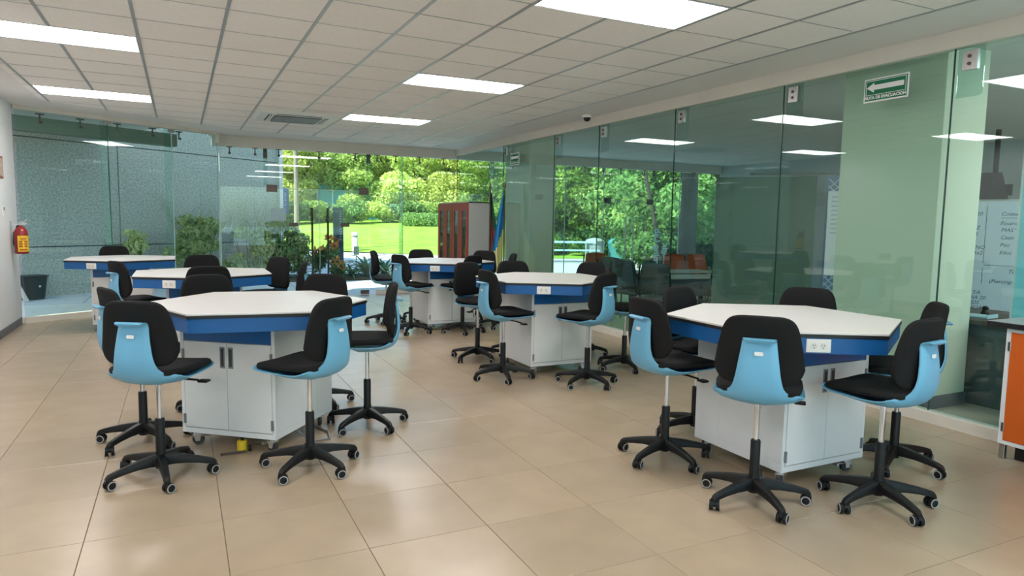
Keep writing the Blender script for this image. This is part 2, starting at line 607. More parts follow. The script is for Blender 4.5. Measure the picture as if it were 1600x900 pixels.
obj('wall_upper_storey', MB().prism([(X_L - .2, Y_S), (13.2, Y_S), (13.2, Y_B + .2), (1.1, Y_B + .2), (X_L - .2, 8.0)], Z_C + .26, 9.0), M_wall, kind='structure')  # unseen block added above the roof to shade the terrace
# pillars behind the partition
for nm, b, bb in (('wall_pillar_near', (5.99, 6.55, -.10, .84), True), ('wall_pillar_far', (5.90, 6.40, 6.94, 7.92), False)):
    p = obj(nm, MB().box(*b, -.004, Z_C), M_pillar, kind='structure', bevel=.004)
    obj('pillar_skirting', MB().box(b[0] - .012, b[1] + .012, b[2] - .012, b[3] + .012, 0, .11), M_baseb, p, bevel=.003)


# ---- window 1: frameless partition on the right
win1 = empty('window_1', (X_G, 0, 0), kind='structure')
seams = [-3.0, -1.00, -.31, 1.313, 2.927, 4.554, 5.821, 7.697, 10.0]
for a, b in zip(seams[:-1], seams[1:]):
    z0 = .088 if a > -1.01 else .0
    obj('glass_pane', MB().box(-.006, .006, a + .004, b - .004, z0, 2.865), G_right, win1)
    obj('glass_edge', MB().box(-.006, .006, b - .004, b + .004, z0, 2.865), G_edge, win1)
for y in seams[2:-1]:
    # clamp plate with two bolts and the glass fin behind it
    c = obj('clamp_plate', MB().box(-.018, .018, -.115 - .06, -.06 - .005, 2.69, 2.835), M_steel, win1, bevel=.003, loc=(0, y, 0))
    for z in (2.735, 2.79):
        m = MB().tube([(-.018, -.118, z), (-.027, -.118, z)], .013, 10)
        obj('bolt', m, M_bronze, c)
    poly = [(.0, 2.50), (.0, 2.865), (.0, 2.865)]
    fin = MB()
    n = 6
    out = [(-.012, 2.865), (-.012, 2.50)] + [(-.012 - .19 + .04 + .04 * 0 - .0, 2.50)] + \
          [(-.162 - .04 * math.sin(k / n * PI / 2), 2.54 - .04 * math.cos(k / n * PI / 2)) for k in range(n + 1)] + [(-.202, 2.865)]
    fin.add([(.022, q[0], q[1]) for q in out] + [(.032, q[0], q[1]) for q in out],
            [tuple(range(len(out))), tuple(range(len(out), 2 * len(out)))[::-1]] +
            [(i, (i + 1) % len(out), len(out) + (i + 1) % len(out), len(out) + i) for i in range(len(out))])
    obj('glass_fin', fin, G_right, win1, loc=(0, y, 0))


def spider(parent, x, y, z, rz=0.0, drop=.13):
    m = MB().box(-.05, .05, -.02, .02, -.015, 0)
    m.tube([(0, 0, 0), (0, 0, -drop * .75), (0, -.012, -drop)], .011, 8)
    m.lathe([(.0, -.022), (.024, -.015), (.026, 0), (.024, .015), (0, .022)], 10, (0, -.02, -drop))
    return obj('spider_fitting', m, M_bronze, parent, 40, loc=(x, y, z), rz=rz)


# ---- window 2: slanted facade
win2 = empty('window_2', A0, A_ANG, kind='structure')


def t_on_slant(x):
    return (x - A0.x) / AD.x


ss = [.03, t_on_slant(-.50), t_on_slant(.36), A_LEN - .01]
for a, b in zip(ss[:-1], ss[1:]):
    obj('glass_pane', MB().box(a + .004, b - .004, -.006, .006, .085, 2.935), G_out, win2)
    obj('glass_edge', MB().box(b - .005, b + .005, -.007, .007, .085, 2.935), G_edge_l if b > 2 else G_edge, win2)
for t in (t_on_slant(-.50), t_on_slant(.36)):
    obj('glass_fin', MB().box(t - .006, t + .006, .02, .20, .085, 2.935), G_out, win2)
    obj('clamp_plate', MB().box(t - .05, t + .05, -.02, .02, 2.88, 2.935), M_steel, win2, bevel=.003)
for x in (-1.25, -.80, -.35, .12, .50):
    spider(win2, t_on_slant(x), .05, 2.92, 0, .12)

# ---- window 3 + door 1: back facade
win3 = empty('window_3', (0, Y_B, 0), kind='structure')
bs = [1.12, 1.92]
spans = [(1.12, 1.92, .0), (3.87, 4.56, .085), (4.56, 5.72, .085)]
for a, b, z0 in spans:
    obj('glass_pane', MB().box(a + .004, b - .004, -.006, .006, max(z0, .01), 2.80), G_out, win3)
for x in (1.12, 4.56):
    obj('glass_edge', MB().box(x - .007, x + .007, -.008, .008, .01, 2.80), G_edge_l, win3)
obj('glass_pane', MB().box(1.924, 3.866, -.006, .006, 2.075, 2.80), G_out, win3)
obj('glass_edge', MB().box(1.924, 3.866, -.007, .007, 2.064, 2.075), G_edge_l, win3)
for x in (1.92, 3.87):
    obj('glass_fin', MB().box(x - .035, x + .035, .02, .05, 2.12, 2.80), G_right, win3)
    obj('fin_bracket', MB().box(x - .035, x + .035, .01, .06, 2.62, 2.80), M_bronze, win3, bevel=.003)
obj('glass_fin', MB().box(4.55, 4.562, .02, .22, .0, 2.80), G_out, win3)
for x in (1.30, 1.74, 2.16, 2.90, 3.60, 4.04, 4.42, 4.92, 5.45):
    spider(win3, x, .0, 2.80, 0, .12)
door1 = empty('door_1', (0, Y_B, 0), kind='structure')
for a, b, s in ((1.93, 2.892, 1), (2.900, 3.86, -1)):
    leaf = obj('glass_leaf', MB().box(a, b, -.006, .006, .012, 2.06), G_out, door1)
    xe = a if s > 0 else b
    obj('patch_fitting', MB().box(min(xe, xe + s * .19), max(xe, xe + s * .19), -.02, .02, 2.0, 2.135), M_bronze, leaf, bevel=.004)
    obj('patch_fitting', MB().box(min(xe, xe + s * .17), max(xe, xe + s * .17), -.02, .02, .012, .09), M_bronze, leaf, bevel=.004)
    xm = 2.896 - s * .15
    h = MB().tube([(xm, -.05, .36), (xm, -.05, 1.72)], .02, 12)
    for z in (.55, 1.5):
        h.tube([(xm, -.05, z), (xm, .0, z)], .009, 8)
    obj('pull_handle', h, mat('handle_dark_grey', (.055, .055, .055), .35, metal=.5, var=.05), leaf, 40)
    xl = 2.896 - s * .49
    obj('lock_case', MB().box(xl - .085, xl + .085, -.022, .022, 1.36, 1.43), M_bronze, leaf, bevel=.01)
    obj('glass_edge', MB().box(b - .004 if s > 0 else a, b if s > 0 else a + .004, -.007, .007, .012, 2.06), G_edge_l, leaf)

# ---- window 4 + door 2: facade of the next room
win4 = empty('window_4', (0, Y_B, 0), kind='structure')
for a, b in ((5.80, 7.2), (7.2, 8.4), (8.4, 9.45), (10.90, 11.7), (11.7, 13.0)):
    obj('glass_pane', MB().box(a + .004, b - .004, -.006, .006, .01, 2.80), G_out, win4)
    obj('glass_edge', MB().box(b - .008, b + .008, -.008, .008, .01, 2.80), G_edge_l, win4)
obj('glass_pane', MB().box(9.46, 10.89, -.006, .006, 2.06, 2.80), G_out, win4)
for x in (9.45, 10.9):
    obj('glass_fin', MB().box(x - .03, x + .03, .02, .05, 2.3, 2.80), G_right, win4)
    obj('fin_bracket', MB().box(x - .03, x + .03, .0, .05, 2.66, 2.80), M_bronze, win4, bevel=.003)
for x in (7.0, 8.9, 9.9, 10.6, 11.3, 12.1, 12.7):
    spider(win4, x, .0, 2.80, 0, .12)
door2 = empty('door_2', (0, Y_B, 0), kind='structure')
for a, b, s in ((9.47, 10.17, 1), (10.18, 10.88, -1)):
    leaf = obj('glass_leaf', MB().box(a, b, -.006, .006, .012, 2.04), G_out, door2)
    xe = a if s > 0 else b
    obj('patch_fitting', MB().box(min(xe, xe + s * .18), max(xe, xe + s * .18), -.02, .02, 1.97, 2.10), M_bronze, leaf, bevel=.004)
    xm = 10.175 - s * .11
    obj('pull_handle', MB().tube([(xm, -.05, .36), (xm, -.05, 1.68)], .018, 10), M_steel, leaf, 40)
    obj('glass_edge', MB().box(a, b, -.007, .007, 2.04, 2.052), G_edge_l, leaf)
M_vinyl = bpy.data.materials.new('white_vinyl')
M_vinyl.use_nodes = True
_n, _l = M_vinyl.node_tree.nodes, M_vinyl.node_tree.links
_n.clear()
_o, _mx, _d, _t = _n.new('ShaderNodeOutputMaterial'), _n.new('ShaderNodeMixShader'), _n.new('ShaderNodeBsdfDiffuse'), _n.new('ShaderNodeBsdfTranslucent')
_d.inputs[0].default_value = _t.inputs[0].default_value = (.9, .9, .9, 1)
_l.new(_d.outputs[0], _mx.inputs[1])
_l.new(_t.outputs[0], _mx.inputs[2])
_l.new(_mx.outputs[0], _o.inputs[0])
# lettering on the outer face of the pane (read from outside, bottom to top)
Mt = frame((0, 0, 1), (1, 0, 0), (0, 0, 0))
for i, (tx, xx) in enumerate((('Learning Lab', 11.06), ('Strategic', 11.33))):
    text_obj('glass_lettering', tx, .245, M_vinyl, win4, frame((0, 0, 1), (1, 0, 0), (xx, .012, (.14 if i == 0 else .17))), .0008, 'LEFT')


# ================================================================== CEILING LIGHTS etc.
def led_panel(a, b, label):
    x0, y0 = CX0 + a * CT, CY0 + b * CT
    cx, cy = x0 + CT, y0 + CT / 2
    cx2, cy2 = warp(cx, cy)
    t = empty('ceiling_light', (cx2, cy2, Z_C))
    tag(t, label, 'ceiling light', 'flush LED ceiling panels')
    sh = .055 if cx < 3.1 else 0.0

    def P(x, y):
        return (x, y + sh * x)
    w, h = .600, .297
    fr = MB()
    for (u0, u1, v0, v1) in ((-w, w, -h, -h + .012), (-w, w, h - .012, h), (-w, -w + .012, -h + .012, h - .012), (w - .012, w, -h + .012, h - .012)):
        fr.prism([P(u0, v0), P(u1, v0), P(u1, v1), P(u0, v1)], -.016, -.002)
    obj('frame', fr, M_frame, t)
    obj('diffuser', MB().prism([P(-w + .012, -h + .012), P(w - .012, -h + .012), P(w - .012, h - .012), P(-w + .012, h - .012)], -.012, -.004), M_panel, t)


led_panel(-7, 3, 'white LED ceiling panel at the upper left edge of the photo')
led_panel(-7, 8, 'white LED ceiling panel above the left end of the slanted glass, beside the left wall')
led_panel(-1, 3, 'white LED ceiling panel in mid ceiling, second nearest of the right-hand row')
led_panel(-1, 8, 'white LED ceiling panel just right of the air conditioning cassette')
led_panel(-1, -2, 'large bright LED ceiling panel cut by the top edge of the photo')
for (a, b), lb in zip(PANELS[5:], ('left-hand LED ceiling panel out of view just behind the camera', 'right-hand LED ceiling panel farthest behind the camera', 'left-hand LED ceiling panel farthest behind the camera')):
    led_panel(a, b, lb)
for a, b, lb in ((6, -8, 'LED ceiling panel of the next room near its south windows, out of view'), (10, -8, 'LED ceiling panel at the far south corner of the next room, out of view'),
                 (6, -5, 'LED ceiling panel of the next room beside the orange cabinet, out of view'), (10, -5, 'LED ceiling panel of the next room near its east wall, out of view')):
    led_panel(a, b, lb)  # lamps added out of view to brighten the next room

# air conditioning cassette
t = empty('ceiling_air_conditioner', (2.0, 6.80, Z_C))
tag(t, 'pale square air conditioning cassette with dark slots set in the ceiling tiles', 'air conditioner')
body = MB().frust([(-.52, -.46), (.52, -.46), (.52, .46), (-.52, .46)], [(-.56, -.50), (.56, -.50), (.56, .50), (-.56, .50)], -.055, -.008)
obj('housing', body, M_acw, t, bevel=.006)
gr = obj('intake_grille', MB().box(-.32, .32, -.28, .28, -.064, -.054), M_acd, t)
for k in range(9):
    y = -.24 + k * .06
    obj('slat', MB().box(-.315, .315, y - .012, y + .012, -.070, -.060), M_pull, gr)
for rz in range(4):
    v = obj('air_slot', MB().box(-.30, .30, .36, .41, -.060, -.046), M_acd, t, rz=rz * PI / 2)
    obj('louvre', MB().box(-.29, .29, .37, .39, -.066, -.058), M_acw, v)

# dome camera
t = empty('dome_camera', (5.54, 4.57, Z_C))
tag(t, 'small dark dome security camera under the soffit by the glass partition', 'security camera')
obj('mount', MB().lathe([(.062, 0), (.066, -.012), (.064, -.03), (.055, -.034)], 24), M_ivory, t, 40)
obj('dome', MB().lathe([(.052, -.030), (.050, -.05), (.040, -.07), (.022, -.083), (0.004, -.087)], 24), M_dome, t, 60)


# evacuation signs
def evac_sign(loc, label, w=.40, h=.195):
    t = empty('evacuation_sign', loc)
    tag(t, label, 'sign', 'evacuation route signs')
    # local: sign faces -x ; left in the sign is +y
    obj('backing', MB().box(-.006, .0, -w / 2, w / 2, -h / 2, h / 2), M_white, t, bevel=.003)
    obj('green_field', MB().box(-.0075, -.005, -w / 2 + .013, w / 2 - .013, -h / 2 + .013, h / 2 - .013), M_green, t)
    a = MB()
    ky, kz = w / .40, h / .195

    def L(pts, x0=-.0095, x1=-.007):
        n = len(pts)
        a.add([(x0, p[0] * ky, p[1] * kz) for p in pts] + [(x1, p[0] * ky, p[1] * kz) for p in pts],
              [tuple(range(n)), tuple(range(n, 2 * n))[::-1]] + [(i, (i + 1) % n, n + (i + 1) % n, n + i) for i in range(n)])
    L([(.172, .022), (.105, .062), (.105, .042), (-.160, .042), (-.160, .002), (.105, .002), (.105, -.018)])
    obj('arrow', a, M_white, t)
    a = MB()
    for y0, y1, z0, z1 in ((-.178, .178, -.040, -.036), (-.178, .178, .074, .078), (-.178, -.174, -.04, .078), (.174, .178, -.04, .078)):
        a.box(-.0095, -.007, y0 * ky, y1 * ky, z0 * kz, z1 * kz)
    obj('border_line', a, M_white, t)
    text_obj('lettering', 'RUTA DE EVACUACION', .034 * ky, M_white, t, frame((0, -1, 0), (0, 0, 1), (-.0085, 0, -.062 * kz)))


evac_sign((X_G - .012, .232, 2.665), 'green and white evacuation sign with arrow on the glass over the near pale pillar')
evac_sign((X_G - .012, 7.20, 2.60), 'small green evacuation sign on the glass over the far pillar', .34, .21)

# left wall bits
t = empty('fire_extinguisher', (X_L + .115, 7.34, .995))
tag(t, 'red fire extinguisher with yellow label hung on the white left wall', 'fire extinguisher')
obj('cylinder', MB().lathe([(.070, 0), (.078, .012), (.078, .27), (.070, .31), (.045, .345), (.022, .36), (.020, .375)], 24), M_red, t, 40)
lab = MB()
n = 10
for k in range(n):
    a0, a1 = -PI * .62 + k * PI * .9 / n, -PI * .62 + (k + 1) * PI * .9 / n
    r = .0790
    lab.add([(r * math.cos(a0), r * math.sin(a0), .03), (r * math.cos(a1), r * math.sin(a1), .03), (r * math.cos(a1), r * math.sin(a1), .24), (r * math.cos(a0), r * math.sin(a0), .24)], [(0, 1, 2, 3)])
o = obj('label_sheet', lab, M_yellow, t, 60)
li = MB()
for z, a0, a1 in ((.205, -1.6, -.6), (.185, -1.5, -.7), (.16, -1.75, -1.25), (.13, -1.75, -1.25), (.16, -1.0, -.5), (.13, -1.0, -.5), (.10, -1.75, -1.25), (.10, -1.0, -.5), (.055, -1.7, -.5)):
    h = .006 if z > .18 else .011
    seg = 4
    for k in range(seg):
        b0, b1 = a0 + (a1 - a0) * k / seg, a0 + (a1 - a0) * (k + 1) / seg
        r = .0794
        li.add([(r * math.cos(b0), r * math.sin(b0), z - h), (r * math.cos(b1), r * math.sin(b1), z - h), (r * math.cos(b1), r * math.sin(b1), z + h), (r * math.cos(b0), r * math.sin(b0), z + h)], [(0, 1, 2, 3)])
obj('label_print', li, mat('label_red_print', (.5, .10, .02), .6, var=.05), o, 60)
obj('valve', MB().lathe([(.018, .37), (.022, .38), (.022, .405), (.012, .41)], 14).tube([(0, 0, .395), (.06, -.02, .385)], .012, 8), M_zinc, t, 40)
obj('lever', MB().tube([(-.01, 0, .41), (.05, -.02, .43), (.085, -.03, .45)], .007, 8).tube([(-.01, 0, .40), (.06, -.02, .405), (.08, -.028, .40)], .006, 8), M_zinc, t, 40)
obj('hose', MB().tube([(.02, .02, .39), (-.05, .05, .36), (-.082, .05, .28), (-.086, .03, .14), (-.08, .02, .10)], .012, 8), M_blk, t, 50)
obj('bracket', MB().box(-.115, -.105, -.02, .02, .33, .43).tube([(-.11, 0, .38), (-.02, 0, .385)], .006, 8), M_zinc, t)
t = obj('wall_notice', MB().box(0, .012, -.12, .12, -.14, .14), mat('notice_frame_red', (.30, .10, .07), .5, var=.1), loc=(X_L, 6.95, 2.10), bevel=.004)
tag(t, 'small red-framed notice on the left wall cut by the photo edge', 'sign')
obj('printed_sheet', MB().box(.012, .014, -.09, .09, -.11, .11), mat('notice_print', (.55, .42, .34), .7, var=.3, scale=25), t)
t = obj('wall_switch', MB().box(0, .012, -.04, .04, -.075, .06), M_ivory, loc=(X_L, 6.99, 1.56), bevel=.004)
tag(t, 'small switch plate on the left wall below the red-framed notice', 'switch')
obj('toggle', MB().box(.012, .02, -.018, .018, -.0, .045), M_pull, t, bevel=.003)


# ================================================================== TABLES
def hexpts(r, off=30):
    return [(r * math.cos(math.radians(off + 60 * k)), r * math.sin(math.radians(off + 60 * k))) for k in range(6)]


def make_table():
    t = empty('lab_table')
    top = obj('tabletop', MB().prism(hexpts(.733), .938, .950), M_top, t, bevel=.002)
    obj('edge_band', MB().prism(hexpts(.736), .920, .9385), M_edge, top, bevel=.002)
    ap = MB()
    ro, ri = hexpts(.728), hexpts(.706)
    for k in range(6):
        q = (k + 1) % 6
        ap.prism([ro[k], ro[q], ri[q], ri[k]], .832, .9215)
    ap.prism(hexpts(.716), .905, .9212)
    ap = obj('apron', ap, M_apron, t)
    # outlet on the edge whose normal points at 240 degrees
    rm = Matrix.Rotation(math.radians(240), 4, 'Z')
    s = .728 * math.cos(PI / 6)
    pl = obj('outlet_plate', MB().box(s, s + .006, -.066, .066, .839, .913).xf(rm), M_ivory, ap, bevel=.003)
    sk = MB()
    for c in (-.024, .024):
        ring = [(c + .0185 * math.copysign(abs(math.cos(a)) ** .7, math.cos(a)), .876 + .019 * math.sin(a)) for a in np.linspace(0, 2 * PI, 16, endpoint=False)]
        sk.add([(s + .0085, y, z) for y, z in ring] + [(s + .005, y, z) for y, z in ring], [tuple(range(16))] + [(i, (i + 1) % 16, 16 + (i + 1) % 16, 16 + i) for i in range(16)])
        for dy, hh in ((-.006, .006), (.006, .005)):
            sk.box(s + .008, s + .0092, c + dy - .0012, c + dy + .0012, .879 - hh, .879 + hh, 1)
        sk.box(s + .008, s + .0092, c - .0025, c + .0025, .862, .867, 1)
    sk.xf(rm)
    obj('socket', sk, [mat('outlet_face', (.80, .79, .76), .5, var=.01), M_slot], pl)
    # cabinet carcass
    w, d = .345, .37
    c = MB().box(-w, w, -d + .02, d - .02, .10, .845)
    # side skins in two panels with a seam, and a slightly proud bottom rail
    for sx in (-1, 1):
        x0, x1 = sorted((sx * w, sx * (w + .002)))
        c.box(x0, x1, -d, .148, .150, .845)
        c.box(x0, x1, .150, d, .150, .845)
        c.box(x0, x1, -d, d, .10, .147)
    c.box(-w, w, -d, -d + .02, .10, .135)
    c.box(-w, w, d - .02, d, .10, .845)
    c.box(-w, -w + .022, -d, -d + .02, .135, .845)
    c.box(w - .022, w, -d, -d + .02, .135, .845)
    obj('cabinet_body', c, M_cab, t)
    obj('top_rail', MB().box(-w + .0225, w - .0225, -d + .003, -d + .019, .720, .838), M_apron, t)
    for s in (-1, 1):
        x0, x1 = sorted((s * .0018, s * (w - .025)))
        dr = obj('door', MB().box(x0, x1, -d - .003, -d + .014, .139, .716), M_cab, t, bevel=.002)
        hx = s * .030
        hd = MB().box(hx - .019, hx + .019, -d - .006, -d - .002, .548, .688)
        h = obj('handle', hd, M_pull, dr, bevel=.0015)
        obj('handle_recess', MB().box(hx - .010, hx + .010, -d - .0075, -d - .0055, .560, .676), M_pulld, h)
        for z in (.195, .63):
            x = s * (w - .022)
            obj('hinge', MB().box(x - .009, x + .009, -d - .008, -d - .002, z - .032, z + .032).tube([(x, -d - .009, z - .032), (x, -d - .009, z + .032)], .0055, 8), M_pull, dr)
    for sx in (-1, 1):
        for sy in (-1, 1):
            cx, cy = sx * .28, sy * .305
            cm = MB().box(-.045, .045, -.04, .04, .092, .1)
            cm.lathe([(.026, .072), (.028, .092)], 14)
            for k in (-1, 1):
                y0, y1 = sorted((k * .020, k * .024))
                cm.add([(-.03, y0, .075), (.022, y0, .075), (.012, y0, .028), (-.014, y0, .028), (-.03, y1, .075), (.022, y1, .075), (.012, y1, .028), (-.014, y1, .028)],
                       [(0, 1, 2, 3), (7, 6, 5, 4), (0, 1, 5, 4), (1, 2, 6, 5), (2, 3, 7, 6), (3, 0, 4, 7)])
            cm.box(-.03, .03, -.026, .026, .066, .074)
            a = RNG.uniform(0, 6.28)
            co = obj('caster', cm, M_zinc, t, 30, loc=(cx, cy, 0), rz=a)
            wh = MB().lathe([(.012, -.014), (.034, -.014), (.038, -.009), (.038, .009), (.034, .014), (.012, .014)], 20)
            wh.xf(Matrix.Translation((0, 0, .038)) @ Matrix.Rotation(PI / 2, 4, 'X'))
            obj('wheel', wh, mat('caster_wheel_rubber', (.05, .055, .06), .35, var=.1), co, 40)
            obj('brake_pedal', MB().box(.02, .075, -.022, .022, .055, .061).box(.062, .08, -.022, .022, .040, .060), M_zinc, co, bevel=.002)
    return t


table0 = make_table()
TABLES = [
    ((3.88, -.50), 0, 'white hexagonal lab table on grey cabinet nearest the right glass partition, outlet facing us'),
    ((.93, 1.38), -39, 'white hexagonal lab table at front left whose full cabinet front with two doors shows'),
    ((3.86, 2.60), 0, 'white hexagonal lab table in the middle of the room with an outlet facing us'),
    ((3.82, 5.58), 0, 'white hexagonal lab table at the back right in front of the red-doored display cabinets'),
    ((.655, 4.18), 0, 'white hexagonal lab table directly behind the front left one'),
    ((-.26, 7.0), 0, 'white hexagonal lab table farthest left at the slanted glass facade'),
]
for i, ((x, y), r, lb) in enumerate(TABLES):
    t = table0 if i == 0 else copy_tree(table0)
    t.location = (x, y, 0)
    t.rotation_euler = (0, 0, math.radians(r))
    tag(t, lb, 'table', 'hexagonal lab tables')
    if i == 1:      # this one shows no outlet on its left edge
        for ch in list(t.children_recursive):
            if ch.name.split('.')[0] in ('outlet_plate', 'socket'):
                bpy.data.objects.remove(ch)


# ================================================================== CHAIRS
def loft_shell():
    st = [(.250, .648, .180, .0), (.244, .640, .205, .002), (.20, .626, .222, .006), (.10, .606, .233, .024), (0, .592, .236, .034), (-.09, .590, .233, .040),
          (-.15, .603, .214, .046), (-.192, .630, .170, .040), (-.214, .672, .133, .024), (-.223, .735, .114, .012), (-.220, .815, .101, .008),
          (-.211, .890, .090, .006), (-.205, .920, .086, .005), (-.209, .938, .084, .003), (-.225, .949, .082, .0), (-.247, .950, .078, .0), (-.260, .943, .072, .0)]
    # resample for smoothness
    st = np.array(st)
    N = 34
    s = np.linspace(0, len(st) - 1, N)
    fine = []
    for q in s:
        i = min(int(q), len(st) - 2)
        f = q - i
        p0, p1, p2, p3 = st[max(i - 1, 0)], st[i], st[i + 1], st[min(i + 2, len(st) - 1)]
        fine.append(.5 * ((2 * p1) + (-p0 + p2) * f + (2 * p0 - 5 * p1 + 4 * p2 - p3) * f * f + (-p0 + 3 * p1 - 3 * p2 + p3) * f ** 3))
    K = 11
    th = .015
    inner, outer = [], []
    for i, (x, z, w, e) in enumerate(fine):
        a, b = fine[max(i - 1, 0)], fine[min(i + 1, N - 1)]
        t = Vector((b[0] - a[0], 0, b[1] - a[1])).normalized()
        n = Vector((t.z, 0, -t.x))
        for k in range(K):
            u = -1 + 2 * k / (K - 1)
            c = Vector((x, u * w, z)) + n * (e * abs(u) ** 2.2)
            edge = 1 - .6 * max(0, (abs(u) - .8) / .2)
            inner.append(c + n * 0)
            outer.append(c - n * (th * edge))
    v = inner + outer
    f = []
    B = N * K
    for i in range(N - 1):
        for k in range(K - 1):
            q = (i * K + k, i * K + k + 1, (i + 1) * K + k + 1, (i + 1) * K + k)
            f.append(q)
            f.append(tuple(B + j for j in q[::-1]))
    for i in range(N - 1):
        for k in (0, K - 1):
            f.append((i * K + k, (i + 1) * K + k, B + (i + 1) * K + k, B + i * K + k))
    for k in range(K - 1):
        for i in (0, N - 1):
            f.append((i * K + k, i * K + k + 1, B + i * K + k + 1, B + i * K + k))
    return MB().add(v, f)


def pad(surf, outline, th, nang=36):
    """surf(a,b)->Vector,normal ; outline(theta)->(a,b) edge ; rings towards centre"""
    rr = [1.0, .992, .97, .92, .8, .5, .2]
    hh = [0, .45, .75, .95, 1, 1.08, 1.1]
    v, f = [], []
    for sgn in (1, -1):
        for r, h in zip(rr, hh):
            if sgn < 0 and r == 1.0:
                continue
            for k in range(nang):
                a, b = outline(2 * PI * k / nang)
                p, n = surf(a * r, b * r)
                v.append(p + n * (th * h * sgn))
    R = len(rr)
    for i in range(R - 1):
        for k in range(nang):
            f.append((i * nang + k, i * nang + (k + 1) % nang, (i + 1) * nang + (k + 1) % nang, (i + 1) * nang + k))
    f.append(tuple((R - 1) * nang + k for k in range(nang)))
    o = R * nang
    for k in range(nang):
        f.append((k, o + k, o + (k + 1) % nang, (k + 1) % nang))
    for i in range(R - 2):
        for k in range(nang):
            f.append((o + i * nang + k, o + (i + 1) * nang + k, o + (i + 1) * nang + (k + 1) % nang, o + i * nang + (k + 1) % nang))
    f.append(tuple(o + (R - 2) * nang + k for k in range(nang))[::-1])
    return MB().add(v, f)


def sup(th, n):
    c, s = math.cos(th), math.sin(th)
    return math.copysign(abs(c) ** (2 / n), c), math.copysign(abs(s) ** (2 / n), s)


def seat_outline(t):
    c, s = sup(t, 6.0)
    x = .032 + .222 * c
    w = .226 - .03 * max(0, -c) ** 2 - .012 * max(0, c) ** 3
    return x - .03, w * s


def seat_surf(a, b):
    x = a + .03
    z = .650 + .22 * b * b - .9 * max(0, x - .14) ** 2 + .35 * max(0, -x - .06) ** 2
    n = Vector((.0, -.44 * b, 1)).normalized()
    return Vector((x, b, z)), n


def back_outline(t):
    c, s = sup(t, 5.2)
    return c, s          # unit square-ish, scaled in surf


def back_surf(a, b):
    # a lateral, b vertical (both about -1..1)
    w = .228 - .052 * max(0, (b + .45)) / 1.45 - .035 * max(0, -b - .45)
    y = a * w
    z = .880 + .184 * b
    x = -.180 - .016 * b - .014 * b * b + .034 * (y / .22) ** 2
    n = Vector((1, -.3 * (y / .22), .10)).normalized()
    return Vector((x, y, z)), n


def make_chair():
    t = empty('lab_chair')
    sh = obj('shell', loft_shell(), M_blue, t, 50)
    bd = MB().prism([(-.022, -.006), (-.017, -.010), (.017, -.010), (.022, -.006), (.022, .006), (.017, .010), (-.017, .010), (-.022, .006)], 0, .003)
    bd.xf(frame((0, 1, 0), (.09, 0, 1), (-.2335, 0, .870)) @ Matrix.Rotation(PI, 4, 'X'))
    obj('badge', bd, M_white, sh)
    obj('seat_pad', pad(seat_surf, seat_outline, .021), M_pad, t, 60)
    obj('back_pad', pad(back_surf, back_outline, .021), M_pad, t, 60)
    hs = MB().frust([(-.06, -.05), (.07, -.05), (.07, .05), (-.06, .05)], [(-.12, -.10), (.12, -.10), (.12, .10), (-.12, .10)], .560, .597)
    obj('seat_housing', hs, M_blue, t, bevel=.012)
    obj('gas_column', MB().lathe([(.0145, .33), (.0145, .565)], 16), M_chrome, t, 40)
    lv = MB().tube([(.03, -.03, .575), (.07, -.12, .572), (.10, -.19, .562)], .007, 8).box(.085, .135, -.245, -.185, .548, .562)
    obj('lever', lv, M_blk, t, bevel=.004)
    b = empty('star_base', parent=t)
    obj('sleeve', MB().lathe([(.030, .055), (.034, .075), (.034, .12), (.0265, .16), (.0265, .345), (.023, .352)], 20), M_blk, b, 40)
    leg = MB()
    secs = [(.015, .106, .030, .034), (.07, .107, .026, .028), (.14, .101, .022, .022), (.21, .090, .019, .018), (.262, .079, .0175, .016), (.290, .069, .016, .017), (.303, .056, .013, .014)]
    v, f = [], []
    for x, z, hw, hh in secs:
        v += [(x, -hw, z - hh), (x, hw, z - hh), (x, hw, z + hh * .4), (x, hw * .6, z + hh), (x, -hw * .6, z + hh), (x, -hw, z + hh * .4)]
    for i in range(len(secs) - 1):
        for k in range(6):
            f.append((i * 6 + k, i * 6 + (k + 1) % 6, i * 6 + 6 + (k + 1) % 6, i * 6 + 6 + k))
    f += [tuple(range(6))[::-1], tuple(range(36, 42))]
    leg.add(v, f)
    leg.tube([(.288, 0, .045), (.288, 0, .07)], .012, 10)
    leg_me = leg.mesh('leg', M_blk, 35)
    cas = MB()
    pr = [(-.030, .024), (-.030, .036), (-.018, .054), (.004, .060), (.018, .054), (.022, .042), (.012, .036), (.010, .024)]
    cas.add([(x, -.009, z) for x, z in pr] + [(x, .009, z) for x, z in pr], [tuple(range(8))[::-1], tuple(range(8, 16))] + [(i, (i + 1) % 8, 8 + (i + 1) % 8, 8 + i) for i in range(8)])
    for s in (-1, 1):
        m0 = len(cas.v)
        cas.lathe([(.004, -.010), (.026, -.010), (.0285, -.006), (.0285, .006), (.026, .010), (.004, .010)], 18)
        cas.xf(Matrix.Translation((-.008, s * .017, .0285)) @ Matrix.Rotation(PI / 2, 4, 'X'), m0)
    cas_me = cas.mesh('caster', M_blk, 40)
    wh = MB()
    for s in (-1, 1):
        m0 = len(wh.v)
        wh.lathe([(.0205, .0), (.0262, .0), (.0262, .0035), (.0205, .0035)], 18, ring=True)
        wh.xf(Matrix.Translation((-.008, s * .0255, .0285)) @ Matrix.Rotation(-s * PI / 2, 4, 'X'), m0)
    wh_me = wh.mesh('wheel_ring', M_greyrim, 40)
    for k in range(5):
        a = 2 * PI * k / 5
        link('leg', leg_me, b, rz=a)
        c = link('caster', cas_me, b, (.288 * math.cos(a), .288 * math.sin(a), 0), a)
        # tread is part of the caster (kept at the deepest allowed level)
        c['_tread'] = 1
    return t, wh_me


chair0, wh_me = make_chair()
